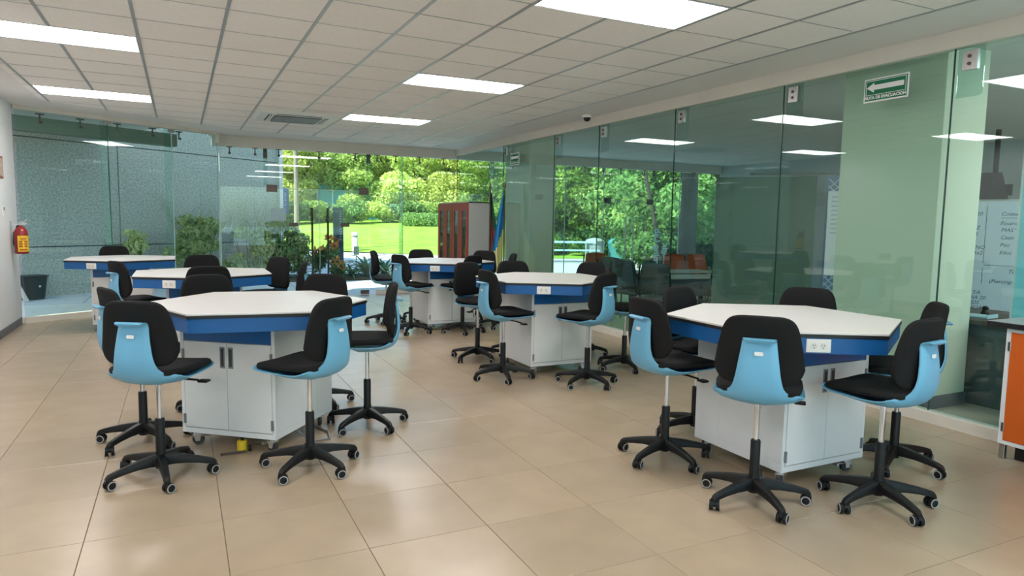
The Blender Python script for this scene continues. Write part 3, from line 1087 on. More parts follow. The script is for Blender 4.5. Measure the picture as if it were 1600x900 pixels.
# flatten: the star base is only a pivot, so its pieces hang on the chair itself
sb = [c for c in chair0.children if c.name.startswith('star_base')][0]
base_parts = list(sb.children)
for c in base_parts:
    c.parent = chair0
bpy.data.objects.remove(sb)
for c in base_parts:
    if '_tread' in c:
        del c['_tread']
        link('wheel_ring', wh_me, c)

CH = [
    # x, y, facing deg, star deg, label
    (3.25, -.17, -2, 53, 'blue lab stool at the left corner of right front table, facing right'),
    (3.27, -.92, 42, 38, 'blue lab stool in the foreground at right, seen squarely from behind'),
    (3.88, -1.23, 98, 40, 'blue lab stool nearest the orange cabinet, turned left'),
    (4.54, -.86, 138, 62, 'blue lab stool mostly hidden behind the stool next to the orange cabinet'),
    (3.80, .18, -75, 30, 'blue lab stool behind the left end of the right front table'),
    (4.52, -.10, 210, 20, 'blue lab stool behind the right front table of which only the back top shows'),
    (.31, .77, 59, 61, 'blue lab stool front left before the two-door cabinet, facing right'),
    (1.13, .58, 133, 11, 'blue lab stool in front of the right side of the front left cabinet, facing left'),
    (1.66, 1.29, 168, 1, 'blue lab stool in exact profile at the right tip of the front left table'),
    (.19, 1.50, 20, 14, 'blue lab stool at the left tip of front left table, behind foremost left stool'),
    (.68, 2.16, -72, 25, 'blue lab stool behind the front left table, left one of the two backs there'),
    (1.42, 2.02, -128, 72, 'blue lab stool behind the front left table, right one of the two backs there'),
    (3.24, 2.30, 2, 41, 'blue lab stool at front left corner of the middle table, facing right'),
    (3.87, 1.77, 115, 62, 'blue lab stool at the front right of the middle table, facing left'),
    (3.37, 3.24, -70, 64, 'blue lab stool at back left corner of the middle table, its pad turned to us'),
    (4.61, 2.22, -28, 43, 'blue lab stool right of the middle table, turned away to the right'),
    (3.92, 3.36, -95, 10, 'blue lab stool behind the middle table whose back top stands before the far pillar'),
    (4.58, 3.02, 205, 30, 'blue lab stool behind the right end of the middle table against the picnic area view'),
    (3.16, 6.20, -25, 30, 'blue lab stool in profile at the far left tip of the back right table'),
    (3.22, 5.20, 17, 25, 'blue lab stool at the left front of the back right table, shell turned to us'),
    (3.80, 6.42, -98, 12, 'blue lab stool behind the back right table against the lawn'),
    (4.55, 5.98, -140, 40, 'blue lab stool behind the back right table against the grey display cabinet side'),
    (3.88, 4.97, 120, 41, 'blue lab stool in front of the back right table'),
    (4.55, 5.20, 165, 10, 'blue lab stool edge-on at the right tip of the back right table by flags'),
    (.02, 4.42, 27, 12, 'blue lab stool left of the second left table, facing right'),
    (.67, 3.58, 92, 30, 'blue lab stool in front of the second left table, seen from behind'),
    (.66, 5.26, -95, 40, 'blue lab stool between the second left table and the farthest left table'),
    (1.33, 4.72, 210, 0, 'blue lab stool at the far right corner of the second left table, before the shrubs'),
    (1.43, 3.86, 165, 20, 'blue lab stool at the near right corner of the second left table, narrow side view'),
    (-.42, 8.0, -80, 33, 'blue lab stool behind the farthest left table, its back against the concrete wall'),
]
star_names = ('sleeve', 'leg', 'caster')
for i, (x, y, fdeg, sdeg, lb) in enumerate(CH):
    c = chair0 if i == 0 else copy_tree(chair0)
    c.location = (x, y, 0)
    c.rotation_euler = (0, 0, math.radians(fdeg))
    tag(c, lb, 'chair', 'blue and black lab stools around the hexagonal tables')
    off = math.radians(sdeg - fdeg)
    cnt = {'leg': 0, 'caster': 0}
    for ch in c.children:
        nm = ch.name.split('.')[0]
        if nm == 'leg' or nm == 'caster':
            a = off + 2 * PI * cnt[nm] / 5
            cnt[nm] += 1
            if nm == 'leg':
                ch.rotation_euler = (0, 0, a)
            else:
                ch.location = (.288 * math.cos(a), .288 * math.sin(a), 0)
                ch.rotation_euler = (0, 0, a + RNG.uniform(-1.2, 1.2))

# ---- yellow spool with a bit of dark strap and the cable under the front left table
t = empty('tape_spool', (.775, 1.06, 0))
tag(t, 'small yellow reel with dark strap on the floor under the front left table', 'reel')
obj('reel', MB().lathe([(.026, 0), (.032, .004), (.032, .068), (.026, .072)], 18), M_yellow, t, 40)
obj('strap', MB().box(-.135, .02, -.055, -.035, .0, .014), M_dkwood, t, bevel=.003)
obj('spindle', MB().lathe([(.010, .072), (.010, .094)], 10), M_blk, t)
obj('end_cap', MB().tube([(.036, -.03, .022), (.052, -.03, .022)], .02, 14), M_blk, t, 40)
t = obj('power_cable', MB().tube([(1.15, 1.62, .008), (1.28, 1.45, .008), (1.36, 1.22, .008), (1.34, 1.06, .008), (1.22, 1.02, .02), (1.12, 1.12, .08)], .007, 8), M_pull, smooth=50)
tag(t, 'grey cable looping out on the floor under the right side of front left cabinet', 'cable')

# ---- orange cabinet at right edge
t = empty('orange_cabinet', (5.34, -1.05, 0))
tag(t, 'low cabinet with orange doors, white frame and black worktop at the right edge', 'cabinet')
L = 1.68
fr = MB().box(0, .36, -L, 0, .105, .878)
obj('carcass', fr, M_cab, t)
mb = MB().box(-.018, 0, -.028, 0, .105, .878).box(-.018, 0, -L, -L + .028, .105, .878).box(-.018, 0, -L + .028, -.028, .105, .130).box(-.018, 0, -L + .028, -.028, .853, .878)
obj('front_frame', mb, M_wall, t)
for k in range(3):
    y1 = -.030 - k * .541
    dr = obj('door', MB().box(-.022, -.004, y1 - .537, y1, .132, .851), M_orange, t, bevel=.002)
    for z in (.22, .76):
        obj('hinge', MB().box(-.027, -.02, y1 - .004, y1 + .014, z - .03, z + .03), M_steel, dr, bevel=.002)
    obj('handle', MB().box(-.027, -.021, y1 - .515, y1 - .485, .60, .73), M_pull, dr, bevel=.002)
obj('worktop', MB().box(-.06, .39, -L - .05, .11, .880, .915), M_edge, t, bevel=.004)
obj('worktop_surface', MB().box(-.055, .385, -L - .045, .105, .9145, .9165), mat('worktop_grey', (.42, .44, .46), .3, var=.03), t)
obj('plinth', MB().box(.06, .34, -L + .05, -.07, 0, .105), M_edge, t)
for y in (-.02, -L + .02):
    obj('leg', MB().box(.0, .03, y - .017, y + .017, 0, .105), M_steel, t, bevel=.002)

# ---- display cabinets by the back right corner
for k, y0 in enumerate((8.05, 8.86)):
    t = empty('display_cabinet', (5.22, y0, 0))
    tag(t, ('grey display cabinet with red glazed doors, nearer one whose plain grey side shows' if k == 0 else
            'grey display cabinet with red glazed doors, farther one next to the lawn view'), 'cabinet', 'red-doored display cabinets')
    h, dp, w = 1.866, .44, .80
    cb = MB().box(0, dp, 0, .02, .0, h).box(0, dp, w - .02, w, .0, h).box(dp - .015, dp, .02, w - .02, .0, h).box(0, dp, .02, w - .02, 0, .06).box(0, dp, 0, w, h - .02, h)
    obj('body', cb, M_cabgrey, t)
    obj('back_lining', MB().box(dp - .02, dp - .016, .02, w - .02, .06, h - .02), M_dkint, t)
    for z in (.45, .85, 1.25, 1.55):
        obj('shelf', MB().box(.03, dp - .02, .02, w - .02, z, z + .016), M_cabgrey, t)
    for d in (0, 1):
        a, b = (.006, .397) if d == 0 else (.403, .794)
        z0, z1 = .02, h - .022
        dm = MB()
        fw = .10
        for (u0, u1, v0, v1) in ((a, a + fw, z0, z1), (b - fw, b, z0, z1), (a + fw, b - fw, z0, z0 + .14), (a + fw, b - fw, z1 - .14, z1)):
            dm.box(-.022, -.002, u0, u1, v0, v1)
        dr = obj('door', dm, M_redframe, t)
        obj('door_glass', MB().box(-.014, -.010, a + fw, b - fw, z0 + .14, z1 - .14), G_out, dr)
        ky = b - .03 if d == 0 else a + .03
        obj('knob', MB().tube([(-.022, ky, .80), (-.04, ky, .80)], .012, 10), M_steel, dr, 40)
for k, (y, z, m, hh) in enumerate(((8.25, 1.266, M_paper, .16), (8.55, .866, M_yellow, .14), (8.3, .866, M_pull, .18), (8.62, 1.266, M_bint, .12), (9.1, .866, M_paper, .17), (9.4, 1.266, M_binw, .15), (9.05, 1.266, M_pull, .14), (9.42, .866, M_yellow, .1))):
    b = obj('storage_box', MB().box(0, .18, -.08, .08, 0, hh), m, loc=(5.36, y, z), bevel=.006)
    cols = ('white', 'yellow', 'grey', 'teal', 'white', 'pale grey', 'dark grey', 'yellow')[k]
    pos = 'upper' if z > 1 else 'lower'
    tag(b, '%s box on the %s shelf inside the %s red-doored display cabinet' % (cols, pos, 'nearer' if y < 8.85 else 'farther'), 'box', 'boxes inside the display cabinets')
    obj('lid', MB().box(-.004, .184, -.084, .084, hh - .02, hh + .004), m, b, bevel=.003)


# ---- flags
def flag(loc, top_m, bot_m, label, lean, wid, split):
    t = empty('flag', loc)
    tag(t, label, 'flag', 'flags on poles by the glass partition')
    obj('stand', MB().lathe([(.16, 0), (.16, .02), (.05, .045), (.03, .12), (.018, .13)], 20), M_bronze, t, 40)
    p = MB().tube([(0, 0, .1), (0, 0, 2.10)], .014, 10)
    obj('pole', p, M_dkwood, t, 40)
    obj('finial', MB().lathe([(.012, 2.10), (.022, 2.115), (.018, 2.14), (.006, 2.19), (.001, 2.21)], 12), M_bronze, t, 40)
    NU, NV = 25, 26
    v, f, mi = [], [], []
    for j in range(NV):
        s = j / (NV - 1)
        z = 2.07 - s * 1.45
        spread = wid * (.06 + .94 * min(1, s * 1.25) ** .8) * (1 - .25 * max(0, s - .75) / .25)
        for i in range(NU):
            u = i / (NU - 1)
            fold = math.sin(u * 16 + s * 1.5) * .028 * (.3 + s)
            v.append((lean * (u * spread + .012), fold + .02 * math.sin(u * 7), z - .10 * u * (1 - s)))
    mb = MB()
    for j in range(NV - 1):
        for i in range(NU - 1):
            m = 0 if (j / (NV - 1)) < split + .35 * (i / NU - .5) else 1
            f.append((j * NU + i, j * NU + i + 1, (j + 1) * NU + i + 1, (j + 1) * NU + i))
            mi.append(m)
    mb.v, mb.f, mb.m = v, f, mi
    o = obj('cloth', mb, [top_m, bot_m], t, 60)
    so = o.modifiers.new('thickness', 'SOLIDIFY')
    so.thickness = .003


flag((5.36, 7.42, 0), M_flagg, M_flagr, 'draped dark green and red flag on a pole beside the grey display cabinet side', 1, .19, .45)
flag((5.55, 7.22, 0), M_flagb, M_flagy, 'draped blue and yellow flag on a pole beside the far pillar', -1, .24, .62)

# notice on the glass door and outdoor banner
t = obj('notice_sheet', MB().box(-.13, .14, -.004, .0, -.12, .12), M_sticker, loc=(2.13, Y_B - .012, 1.58), bevel=.002)
tag(t, 'pale blue notice sheet stuck on the left leaf of glass door', 'notice')

# ================================================================== NEXT ROOM
t = obj('screen_panel', MB().box(0, 1.20, -.025, .025, .12, 2.13), M_panelgreen, loc=(6.72, 3.27, 0), rz=math.atan2(-.70, .714), bevel=.006)
tag(t, 'tall dark green-grey screen panel standing behind the glass partition', 'screen')
for x in (.12, 1.08):
    obj('foot', MB().box(x - .03, x + .03, -.22, .22, 0, .04).box(x - .02, x + .02, -.02, .02, .04, .13), M_pull, t)
t = empty('pin_board', (7.63, 2.33, 0), math.atan2(-.70, .714))
tag(t, 'pin board covered in blue lattice-pattern cloth right of the dark screen panel', 'board')
obj('board', MB().box(0, .50, -.02, .02, .25, 2.14), mat('lattice_cloth_ground', (.16, .24, .36), .8, var=.05), t)
la = MB()
for k in range(-8, 26):
    for s in (-1, 1):
        z0 = .28 + k * .085
        xa, za, xb, zb = 0.02, z0, .48, z0 + s * .46
        if s < 0:
            za, zb = z0 + .46, z0
        # clip to the board height
        pts = []
        for q in np.linspace(0, 1, 9):
            z = za + (zb - za) * q
            if .27 < z < 2.12:
                pts.append((xa + (xb - xa) * q, -.021, z))
        if len(pts) > 1:
            a, b = pts[0], pts[-1]
            la.add([(a[0], -.0215, a[2] - .009), (b[0], -.0215, b[2] - .009), (b[0], -.0215, b[2] + .009), (a[0], -.0215, a[2] + .009)], [(0, 1, 2, 3)])
o = obj('lattice_pattern', la, mat('lattice_cloth_thread', (.50, .58, .68), .8, var=.03), t)
o['kind'] = 'stuff'
obj('rail', MB().tube([(.46, -.05, .05), (.46, -.05, 2.16)], .014, 8).tube([(-.9, -.05, 2.16), (.50, -.05, 2.16)], .012, 8), M_steel, t, 40)
fc = obj('flip_chart_sheet', MB().box(.02, .42, -.034, -.026, .92, 1.95), M_paper, loc=(7.63, 2.33, 0), rz=math.atan2(-.70, .714))
tag(fc, 'white flip chart sheet with faint lines hung on the lattice pin board', 'paper')
for k in range(9):
    z = 1.88 - k * .055
    obj('writing_line', MB().box(.06, .06 + .2 + .1 * ((k * 7) % 3) / 2, -.0355, -.034, z - .008, z + .008), M_sticker, fc)
for k in range(5):
    obj('binding_ring', MB().lathe([(.016, -.004), (.022, 0), (.016, .004)], 10, (.07 + k * .08, -.03, 1.96)), M_paper, fc)

# whiteboard, desk, monitor seen past the near pillar
wb = empty('whiteboard', (8.05, 1.24, 0), math.atan2(-.87, .42))
tag(wb, 'large whiteboard with handwritten columns seen right of the near pillar through the glass', 'whiteboard')
obj('writing_surface', MB().box(0, 1.6, -.015, .015, .63, 1.815), M_wb, wb)
obj('frame', MB().box(-.02, 1.62, -.02, .02, .60, .63).box(-.02, 1.62, -.02, .02, 1.815, 1.835), M_steel, wb)


def wtext(s, x, z, size):
    me = text_mesh(s, size, .0005, 'LEFT', 0)
    sk = Matrix(((1, .25, 0, 0), (0, 1, 0, 0), (0, 0, 1, 0), (0, 0, 0, 1)))
    me.transform(frame((1, 0, 0), (0, 0, 1), (x, -.0165, z)) @ sk)
    me.materials.clear()
    me.materials.append(M_ink)
    link('handwriting', me, wb)


for k, (s, x, z) in enumerate((('2.5 20', .32, 1.68), ('10', .33, 1.60), ('TRZ', .34, 1.53), ('CM', .34, 1.46), ('M6', .34, 1.39), ('CRNO', .34, 1.32), ('BT 5x2', .32, 1.26),
                               ('Costumer', .62, 1.68), ('Pasaron', .62, 1.58), ('MAS', .63, 1.51), ('Caso', .63, 1.43), ('Pisc', .63, 1.35), ('Educ', .63, 1.27),
                               ('TEEN', .72, 1.07), ('(Piercings', .56, .96), ('DATTA', .31, .83), ('MEDIA 20', .31, .775), ('BANDS', .31, .72), ('GALICIA', .31, .665))):
    wtext(s, x, z + .0, .055)
ln = MB()
for x0, x1, z0, z1 in ((.49, .494, 1.15, 1.76), (.49, .494, .93, 1.10), (.50, .95, 1.13, 1.134), (.62, .84, 1.635, 1.639), (.74, .95, 1.52, 1.524)):
    ln.box(x0, x1, -.0172, -.015, z0, z1)
obj('ruled_line', ln, M_ink, wb)
t = empty('ceiling_monitor', (11.30, 2.60, 0), math.atan2(-.87, .49))
tag(t, 'black monitor hanging on a pole from the ceiling above the whiteboard', 'monitor')
mb = MB().add([(-.45, 0, 1.92), (.33, 0, 1.92), (.22, .08, 2.36), (-.40, .08, 2.36), (-.45, .09, 1.92), (.33, .09, 1.92), (.22, .17, 2.36), (-.40, .17, 2.36)],
              [(0, 1, 2, 3), (7, 6, 5, 4), (0, 1, 5, 4), (1, 2, 6, 5), (2, 3, 7, 6), (3, 0, 4, 7)])
obj('casing', mb, M_edge, t, bevel=.008)
obj('pole', MB().box(.10, .17, .10, .16, 2.3, Z_C), M_blk, t)
obj('bracket', MB().box(.26, .36, .08, .22, 2.02, 2.18), M_blk, t)
t = empty('counter_desk', (6.62, -.25, 0))
tag(t, 'brown-topped counter desk with grey panel front behind the glass, right of the near pillar', 'desk')
obj('front_panel', MB().box(0, .04, -1.55, 1.1, .0, .70), M_deskside, t)
obj('desk_top', MB().box(-.05, .9, -1.55, 1.1, .70, .742), M_dkwood, t, bevel=.004)
t = obj('paper_tray', MB().box(-.10, .10, -.16, .16, 0, .018).box(-.10, .10, -.16, -.15, .018, .035).box(-.10, .10, .15, .16, .018, .035), M_sticker, loc=(6.80, .02, .742), rz=.1, bevel=.003)
tag(t, 'pale flat tray lying on the counter desk below the whiteboard', 'tray')
t = obj('tape_dispenser', MB().lathe([(.03, 0), (.035, .02), (.02, .05), (.03, .07), (.012, .085)], 14), M_edge, loc=(6.98, .02, .742), smooth=40)
tag(t, 'small black dispenser on the counter desk behind the pale tray', 'dispenser')
t = obj('wall_screen_near', MB().box(0, .06, -1.6, -.6, .0, 2.35), M_cyan, loc=(6.22, 0, 0))
t.name = 'partition_panel'
tag(t, 'plain pale cyan panel behind the glass at the right edge of the photo', 'panel')
obj('edge_strip', MB().box(-.004, .064, -.6, -.585, 0, 2.35), M_white, t)


# training furniture of the next room
def mesh_chair(x, y, f, back_m, label, group):
    t = empty('training_chair', (x, y, 0), f)
    tag(t, label, 'chair', group)
    obj('seat', MB().box(-.22, .22, -.23, .23, .43, .48), back_m, t, bevel=.02)
    bk = MB()
    NU, NV = 9, 7
    v, fc_ = [], []
    for j in range(NV):
        for i in range(NU):
            u, w = i / (NU - 1) * 2 - 1, j / (NV - 1)
            ww = .23 * (1 - .18 * max(0, w - .6) / .4 - .08 * (1 - w))
            v.append((-.22 - .08 * w + .05 * u * u, u * ww, .55 + .42 * w - .02 * u * u * (w > .9)))
    for j in range(NV - 1):
        for i in range(NU - 1):
            fc_.append((j * NU + i, j * NU + i + 1, (j + 1) * NU + i + 1, (j + 1) * NU + i))
    bk.add(v, fc_)
    o = obj('backrest', bk, back_m, t, 60)
    so = o.modifiers.new('thickness', 'SOLIDIFY')
    so.thickness = .02
    for sx in (-1, 1):
        for sy in (-1, 1):
            obj('leg', MB().tube([(sx * .17, sy * .2, .43), (sx * .22, sy * .23, .0)], .012, 8), M_blk, t, 40)
    obj('back_frame', MB().tube([(-.15, -.23, .45), (-.25, -.235, .62), (-.29, -.21, .93)], .012, 8).tube([(-.15, .23, .45), (-.25, .235, .62), (-.29, .21, .93)], .012, 8), M_blk, t, 40)
    return t


mesh_chair(7.28, 6.75, math.radians(-95), M_chor, 'orange-backed training chair behind the glass, leftmost of the three orange ones', 'orange training chairs')
mesh_chair(8.50, 6.05, math.radians(-100), M_chor, 'orange-backed training chair behind the flip table, middle of the three orange ones', 'orange training chairs')
mesh_chair(9.03, 6.05, math.radians(-95), M_chor, 'orange-backed training chair next to the dark screen panel, rightmost of the three orange ones', 'orange training chairs')
GR = 'grey training chairs behind the glass'
mesh_chair(6.95, 5.75, math.radians(20), M_chgr, 'grey mesh training chair behind the glass below the leftmost orange chair', GR)
mesh_chair(6.75, 5.05, math.radians(15), M_chgr, 'grey mesh training chair second from left at the flip table', GR)
mesh_chair(6.60, 4.20, math.radians(35), M_chgr, 'grey mesh training chair nearest us beside the glass partition', GR)
mesh_chair(7.10, 3.55, math.radians(70), M_chgr, 'grey mesh training chair in front of the dark flip table', GR)
for k, (x, y, lx, ly, lb) in enumerate(((7.75, 5.45, 1.5, .55, 'pale-topped flip table among the orange chairs, farther one'), (7.60, 4.45, 1.6, .55, 'pale-topped flip table behind the glass, nearer one'))):
    t = empty('flip_table', (x, y, 0), math.radians(-8))
    tag(t, lb, 'table', 'flip tables behind the glass')
    obj('tabletop', MB().box(-lx / 2, lx / 2, -ly / 2, ly / 2, .715, .74), M_trtop, t, bevel=.006)
    obj('modesty_panel', MB().box(-lx / 2 + .1, lx / 2 - .1, ly / 2 - .06, ly / 2 - .04, .40, .70), M_deskside, t)
    for sx in (-1, 1):
        obj('leg', MB().box(sx * (lx / 2 - .1) - .025, sx * (lx / 2 - .1) + .025, -.03, .03, .04, .715).box(sx * (lx / 2 - .1) - .03, sx * (lx / 2 - .1) + .03, -ly / 2, ly / 2, 0, .04), M_blk, t, bevel=.004)

# ================================================================== OUTDOORS
ter = obj('terrace', MB().box(-6, 30, Y_B + .06, 13.2, -.20, -.006), M_pave, kind='structure')
for k, x in enumerate(np.arange(-3, 16, 1.9)):
    obj('paving_joint', MB().box(x - .006, x + .006, Y_B + .1, 13.2, -.05, -.004), M_paved, ter)
obj('step_edge', MB().box(-6, 30, 13.2, 13.26, -.20, -.045), M_paved, ter)
obj('ground_south', MB().box(-60, 60, -90, Y_S - .2, -.4, -.05), M_pave, kind='structure')
obj('ground', MB().box(-60, 90, 13.26, 120, -.4, -.05), M_pave, kind='structure')
obj('ground_side', MB().box(13.2, 60, Y_S - .2, Y_B + .06, -.4, -.05), M_pave, kind='structure')

# lawn: gently rising grid
mb = MB()
NX, NY = 34, 26
v = []
for j in range(NY):
    for i in range(NX):
        x = -14 + i * 2.0
        s = j / (NY - 1)
        near = 29.6 - .05 * (x - 5) if x < 6 else 29.5 - .95 * (x - 6)
        near = max(near, 21.5)
        y = near + s * (78 - near)
        h = max(0.0, (x * .435 + y * .895 - 27.5)) * .050
        v.append((x, y, -.04 + .05 * (j > 0) + h + .05 * math.sin(x * .5) * math.sin(y * .4) * s))
f = [(j * NX + i, j * NX + i + 1, (j + 1) * NX + i + 1, (j + 1) * NX + i) for j in range(NY - 1) for i in range(NX - 1)]
lawn = obj('lawn', mb.add(v, f), M_grass, None, 60)
lawn['kind'] = 'stuff'
lawn['label'] = 'bright mown lawn rising beyond the path outside'
lawn['category'] = 'grass'

# concrete building wall outside the slanted facade, made of cast panels
WD = Vector((.809, .588, 0))
W0 = Vector((-1.5, 11.75, 0))
cw = empty('wall_concrete', W0, math.atan2(WD.y, WD.x), kind='structure')
obj('backing', MB().box(-9, 5.26, .06, 13.0, -.2, 8.6), M_concd, cw)
zz = [-.05, .915, 2.90, 5.4, 8.6]
xx = [-9.0, -3.2, 1.06, 5.28]
for i in range(3):
    for j in range(4):
        obj('cast_panel', MB().box(xx[i] + .008, xx[i + 1] - .008, .0, .10, zz[j] + .008, zz[j + 1] - .008), M_conc, cw, bevel=.006)
obj('canopy_beam', MB().box(-1.5, A_LEN - .4, .55, .75, 2.72, 2.93), mat('canopy_green_grey', (.22, .27, .24), .8, var=.05), cw, kind=None)
cb = bpy.data.objects['canopy_beam']
cb.parent = None
cb.location = A0
cb.rotation_euler = (0, 0, A_ANG)
cb.name = 'trim_5'
cb['kind'] = 'structure'
obj('ceiling_walkway', MB().prism([(-1.9, 7.75), (.5, 9.28), (-.9, 12.15), (-2.75, 10.85)], Z_C + .05, Z_C + .25), M_soffit, kind='structure')
# pale post at the end of the concrete wall
t = obj('corner_post', MB().box(-.04, .04, -.04, .04, -.05, 3.4), M_build, loc=(2.80, 14.78, 0))
tag(t, 'pale square post at the end of the concrete wall', 'post')
# branching tubes made up for a reflection-like tree pattern on the wall
branch_lines = MB()
for k in range(26):
    x = 2.2 + RNG.random() * 2.7
    pts = [Vector((x, -.02, 1.0 + RNG.random() * .2))]
    dx = RNG.uniform(-.12, .12)
    for s in range(7):
        p = pts[-1] + Vector((dx + RNG.uniform(-.1, .1), 0, RNG.uniform(.08, .20)))
        if p.z > 2.05 or p.x > 5.2:
            break
        pts.append(p)
    if len(pts) > 2:
        branch_lines.tube(pts, [max(.004, .013 - .0015 * i) for i in range(len(pts))], 5)
t = obj('dry_climber', branch_lines, mat('dry_vine', (.50, .53, .42), .9, var=.1), loc=W0, rz=math.atan2(WD.y, WD.x))
tag(t, 'bare pale climbing stems on the concrete wall above the shrubs', 'climber')
t['kind'] = 'stuff'

# bin and plank outside on the left
t = empty('waste_bin', (-1.98, 11.02, 0), math.atan2(WD.y, WD.x))
tag(t, 'dark rectangular waste bin on the paving outside at far left', 'bin')
bm_ = MB().frust([(-.15, -.12), (.17, -.12), (.17, .12), (-.15, .12)], [(-.20, -.16), (.21, -.16), (.21, .16), (-.20, .16)], .0, .42)
obj('body', bm_, M_bin, t, bevel=.012)
obj('rim', MB().box(-.215, .225, -.175, .175, .405, .43), M_bin, t, bevel=.006)
obj('label_plate', MB().box(.06, .09, -.150, -.145, .22, .25), M_white, t)
t = obj('leaning_plank', MB().add([(-.03, 0, 0), (.05, 0, 0), (.05, .03, 0), (-.03, .03, 0), (-.20, .02, .42), (-.13, .02, .42), (-.13, .05, .42), (-.20, .05, .42)],
                                  [(3, 2, 1, 0), (4, 5, 6, 7), (0, 1, 5, 4), (1, 2, 6, 5), (2, 3, 7, 6), (3, 0, 4, 7)]), M_wood, loc=(-2.0, 10.66, 0))
tag(t, 'pale plank leaning in front of the dark waste bin outside', 'plank')


# ---------------------------------------------------------------- foliage
def leaf_cloud(name, n, blobs, size, mats, seed, aspect=.55, parent=None, kind=None, droop=.3):
    """leaf quads spread over the skins of blobs (cx,cy,cz,rx,ry,rz)"""
    r = np.random.default_rng(seed)
    B = np.array(blobs, float)
    wgt = (B[:, 3] * B[:, 4] + B[:, 4] * B[:, 5] + B[:, 3] * B[:, 5])
    idx = r.choice(len(B), n, p=wgt / wgt.sum())
    d = r.normal(size=(n, 3))
    d /= np.linalg.norm(d, axis=1)[:, None]
    rad = 1 - .55 * r.random(n) ** 2.2
    c = B[idx, :3] + d * B[idx, 3:] * rad[:, None]
    # leaf axes
    a = r.normal(size=(n, 3)) + d * .6
    a[:, 2] -= droop
    a /= np.linalg.norm(a, axis=1)[:, None]
    nn = d + r.normal(size=(n, 3)) * .7
    b = np.cross(nn, a)
    b /= np.linalg.norm(b, axis=1)[:, None]
    s = size * (.6 + .8 * r.random(n))[:, None]
    v = np.empty((n, 4, 3))
    v[:, 0] = c - a * s
    v[:, 1] = c + b * s * aspect
    v[:, 2] = c + a * s
    v[:, 3] = c - b * s * aspect
    me = bpy.data.meshes.new(name)
    me.vertices.add(n * 4)
    me.vertices.foreach_set('co', v.reshape(-1))
    me.loops.add(n * 4)
    me.loops.foreach_set('vertex_index', np.arange(n * 4))
    me.polygons.add(n)
    me.polygons.foreach_set('loop_start', np.arange(n) * 4)
    me.polygons.foreach_set('loop_total', np.full(n, 4))
    for m in (mats if isinstance(mats, list) else [mats]):
        me.materials.append(m)
    if isinstance(mats, list):
        me.polygons.foreach_set('material_index', r.integers(0, len(mats), n))
    me.update()
    me.validate()
    return me


def blobs_in(r, n, R, H, z0, br):
    out = []
    for k in range(n):
        a = r.random() * 2 * PI
        q = math.sqrt(r.random()) * R
        z = z0 + r.random() * H
        k2 = 1 - .5 * (z - z0) / max(H, .01)
        out.append((q * math.cos(a) * k2, q * math.sin(a) * k2, z, br * (.7 + .6 * r.random()), br * (.7 + .6 * r.random()), br * (.5 + .4 * r.random())))
    return out


def trunk_mesh(h, rad, seed, nb=5):
    r = random.Random(seed)
    m = MB()
    top = Vector((r.uniform(-.3, .3), r.uniform(-.3, .3), h))
    mid = Vector((r.uniform(-.2, .2), r.uniform(-.2, .2), h * .5))
    m.tube([(0, 0, -.3), mid, top], [rad * 1.3, rad, rad * .7], 8)
    for k in range(nb):
        a = r.random() * 6.28
        p = mid.lerp(top, r.uniform(.3, 1))
        q = p + Vector((math.cos(a), math.sin(a), 0)) * r.uniform(.8, 1.6) + Vector((0, 0, r.uniform(.6, 1.8)))
        m.tube([p, p.lerp(q, .5) + Vector((0, 0, -.1)), q], [rad * .55, rad * .4, rad * .15], 6)
    return m.mesh('trunk', M_bark, 50)


rr_ = random.Random(3)
crowns = []
for k in range(5):
    m = [M_leafA, M_leafY, M_leafA, M_leafY, M_leafA][k]
    bl = blobs_in(rr_, 34, 2.7, 5.2, .9, .95)
    crowns.append(leaf_cloud('crown', 15000, bl, .125, m, 20 + k))
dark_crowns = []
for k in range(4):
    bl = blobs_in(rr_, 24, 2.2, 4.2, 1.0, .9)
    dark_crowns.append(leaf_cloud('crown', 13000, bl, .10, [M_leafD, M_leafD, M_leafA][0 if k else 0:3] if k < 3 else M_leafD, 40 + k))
trunks = [trunk_mesh(3.6, .16, 5 + k) for k in range(4)]


def tree(x, y, z, sc, cr, tr, rz, label, group, zs=1.0):
    t = empty('garden_tree', (x, y, z), rz)
    t.scale = (sc, sc, sc * zs)
    tag(t, label, 'tree', group)
    link('trunk', tr, t)
    c = link('crown', cr, t)
    c['kind'] = 'stuff'
    return t


def ground_z(x, y):
    return max(0.0, (x * .435 + y * .895 - 27.5)) * .050


CAMP = Vector((.45, -3.62, 0))


def bearing(deg, dist):
    a = math.radians(deg)
    return CAMP.x + math.sin(a) * dist, CAMP.y + math.cos(a) * dist


# row of trees beyond the lawn: bearing east of north, distance, crown, scale
ROW = [(3.0, 60, 1, 1.15), (6.0, 66, 0, 1.2), (8.8, 60, 3, 1.1), (10.8, 68, 2, 1.25), (13.2, 62, 0, 1.15), (15.6, 67, 1, 1.3), (17.6, 60, 4, 1.1), (19.8, 66, 3, 1.3), (21.6, 58, 1, 1.1), (24.0, 64, 0, 1.3), (26.0, 56, 3, 1.2)]
NAMES = ['first', 'second', 'third', 'fourth', 'fifth', 'sixth', 'seventh', 'eighth', 'ninth', 'tenth', 'eleventh', 'twelfth', 'thirteenth', 'fourteenth']
for k, (b, d, c, sc) in enumerate(ROW):
    x, y = bearing(b, d)
    tree(x, y, ground_z(x, y) - .1, sc, crowns[c], trunks[k % 4], k * 1.3, 'leafy yellow-green tree beyond the lawn, %s from the left in the far row' % NAMES[k], 'trees beyond the lawn')
BACK = [(5, 84), (9, 86), (12.5, 80), (16, 85), (19.5, 82), (23, 84)]
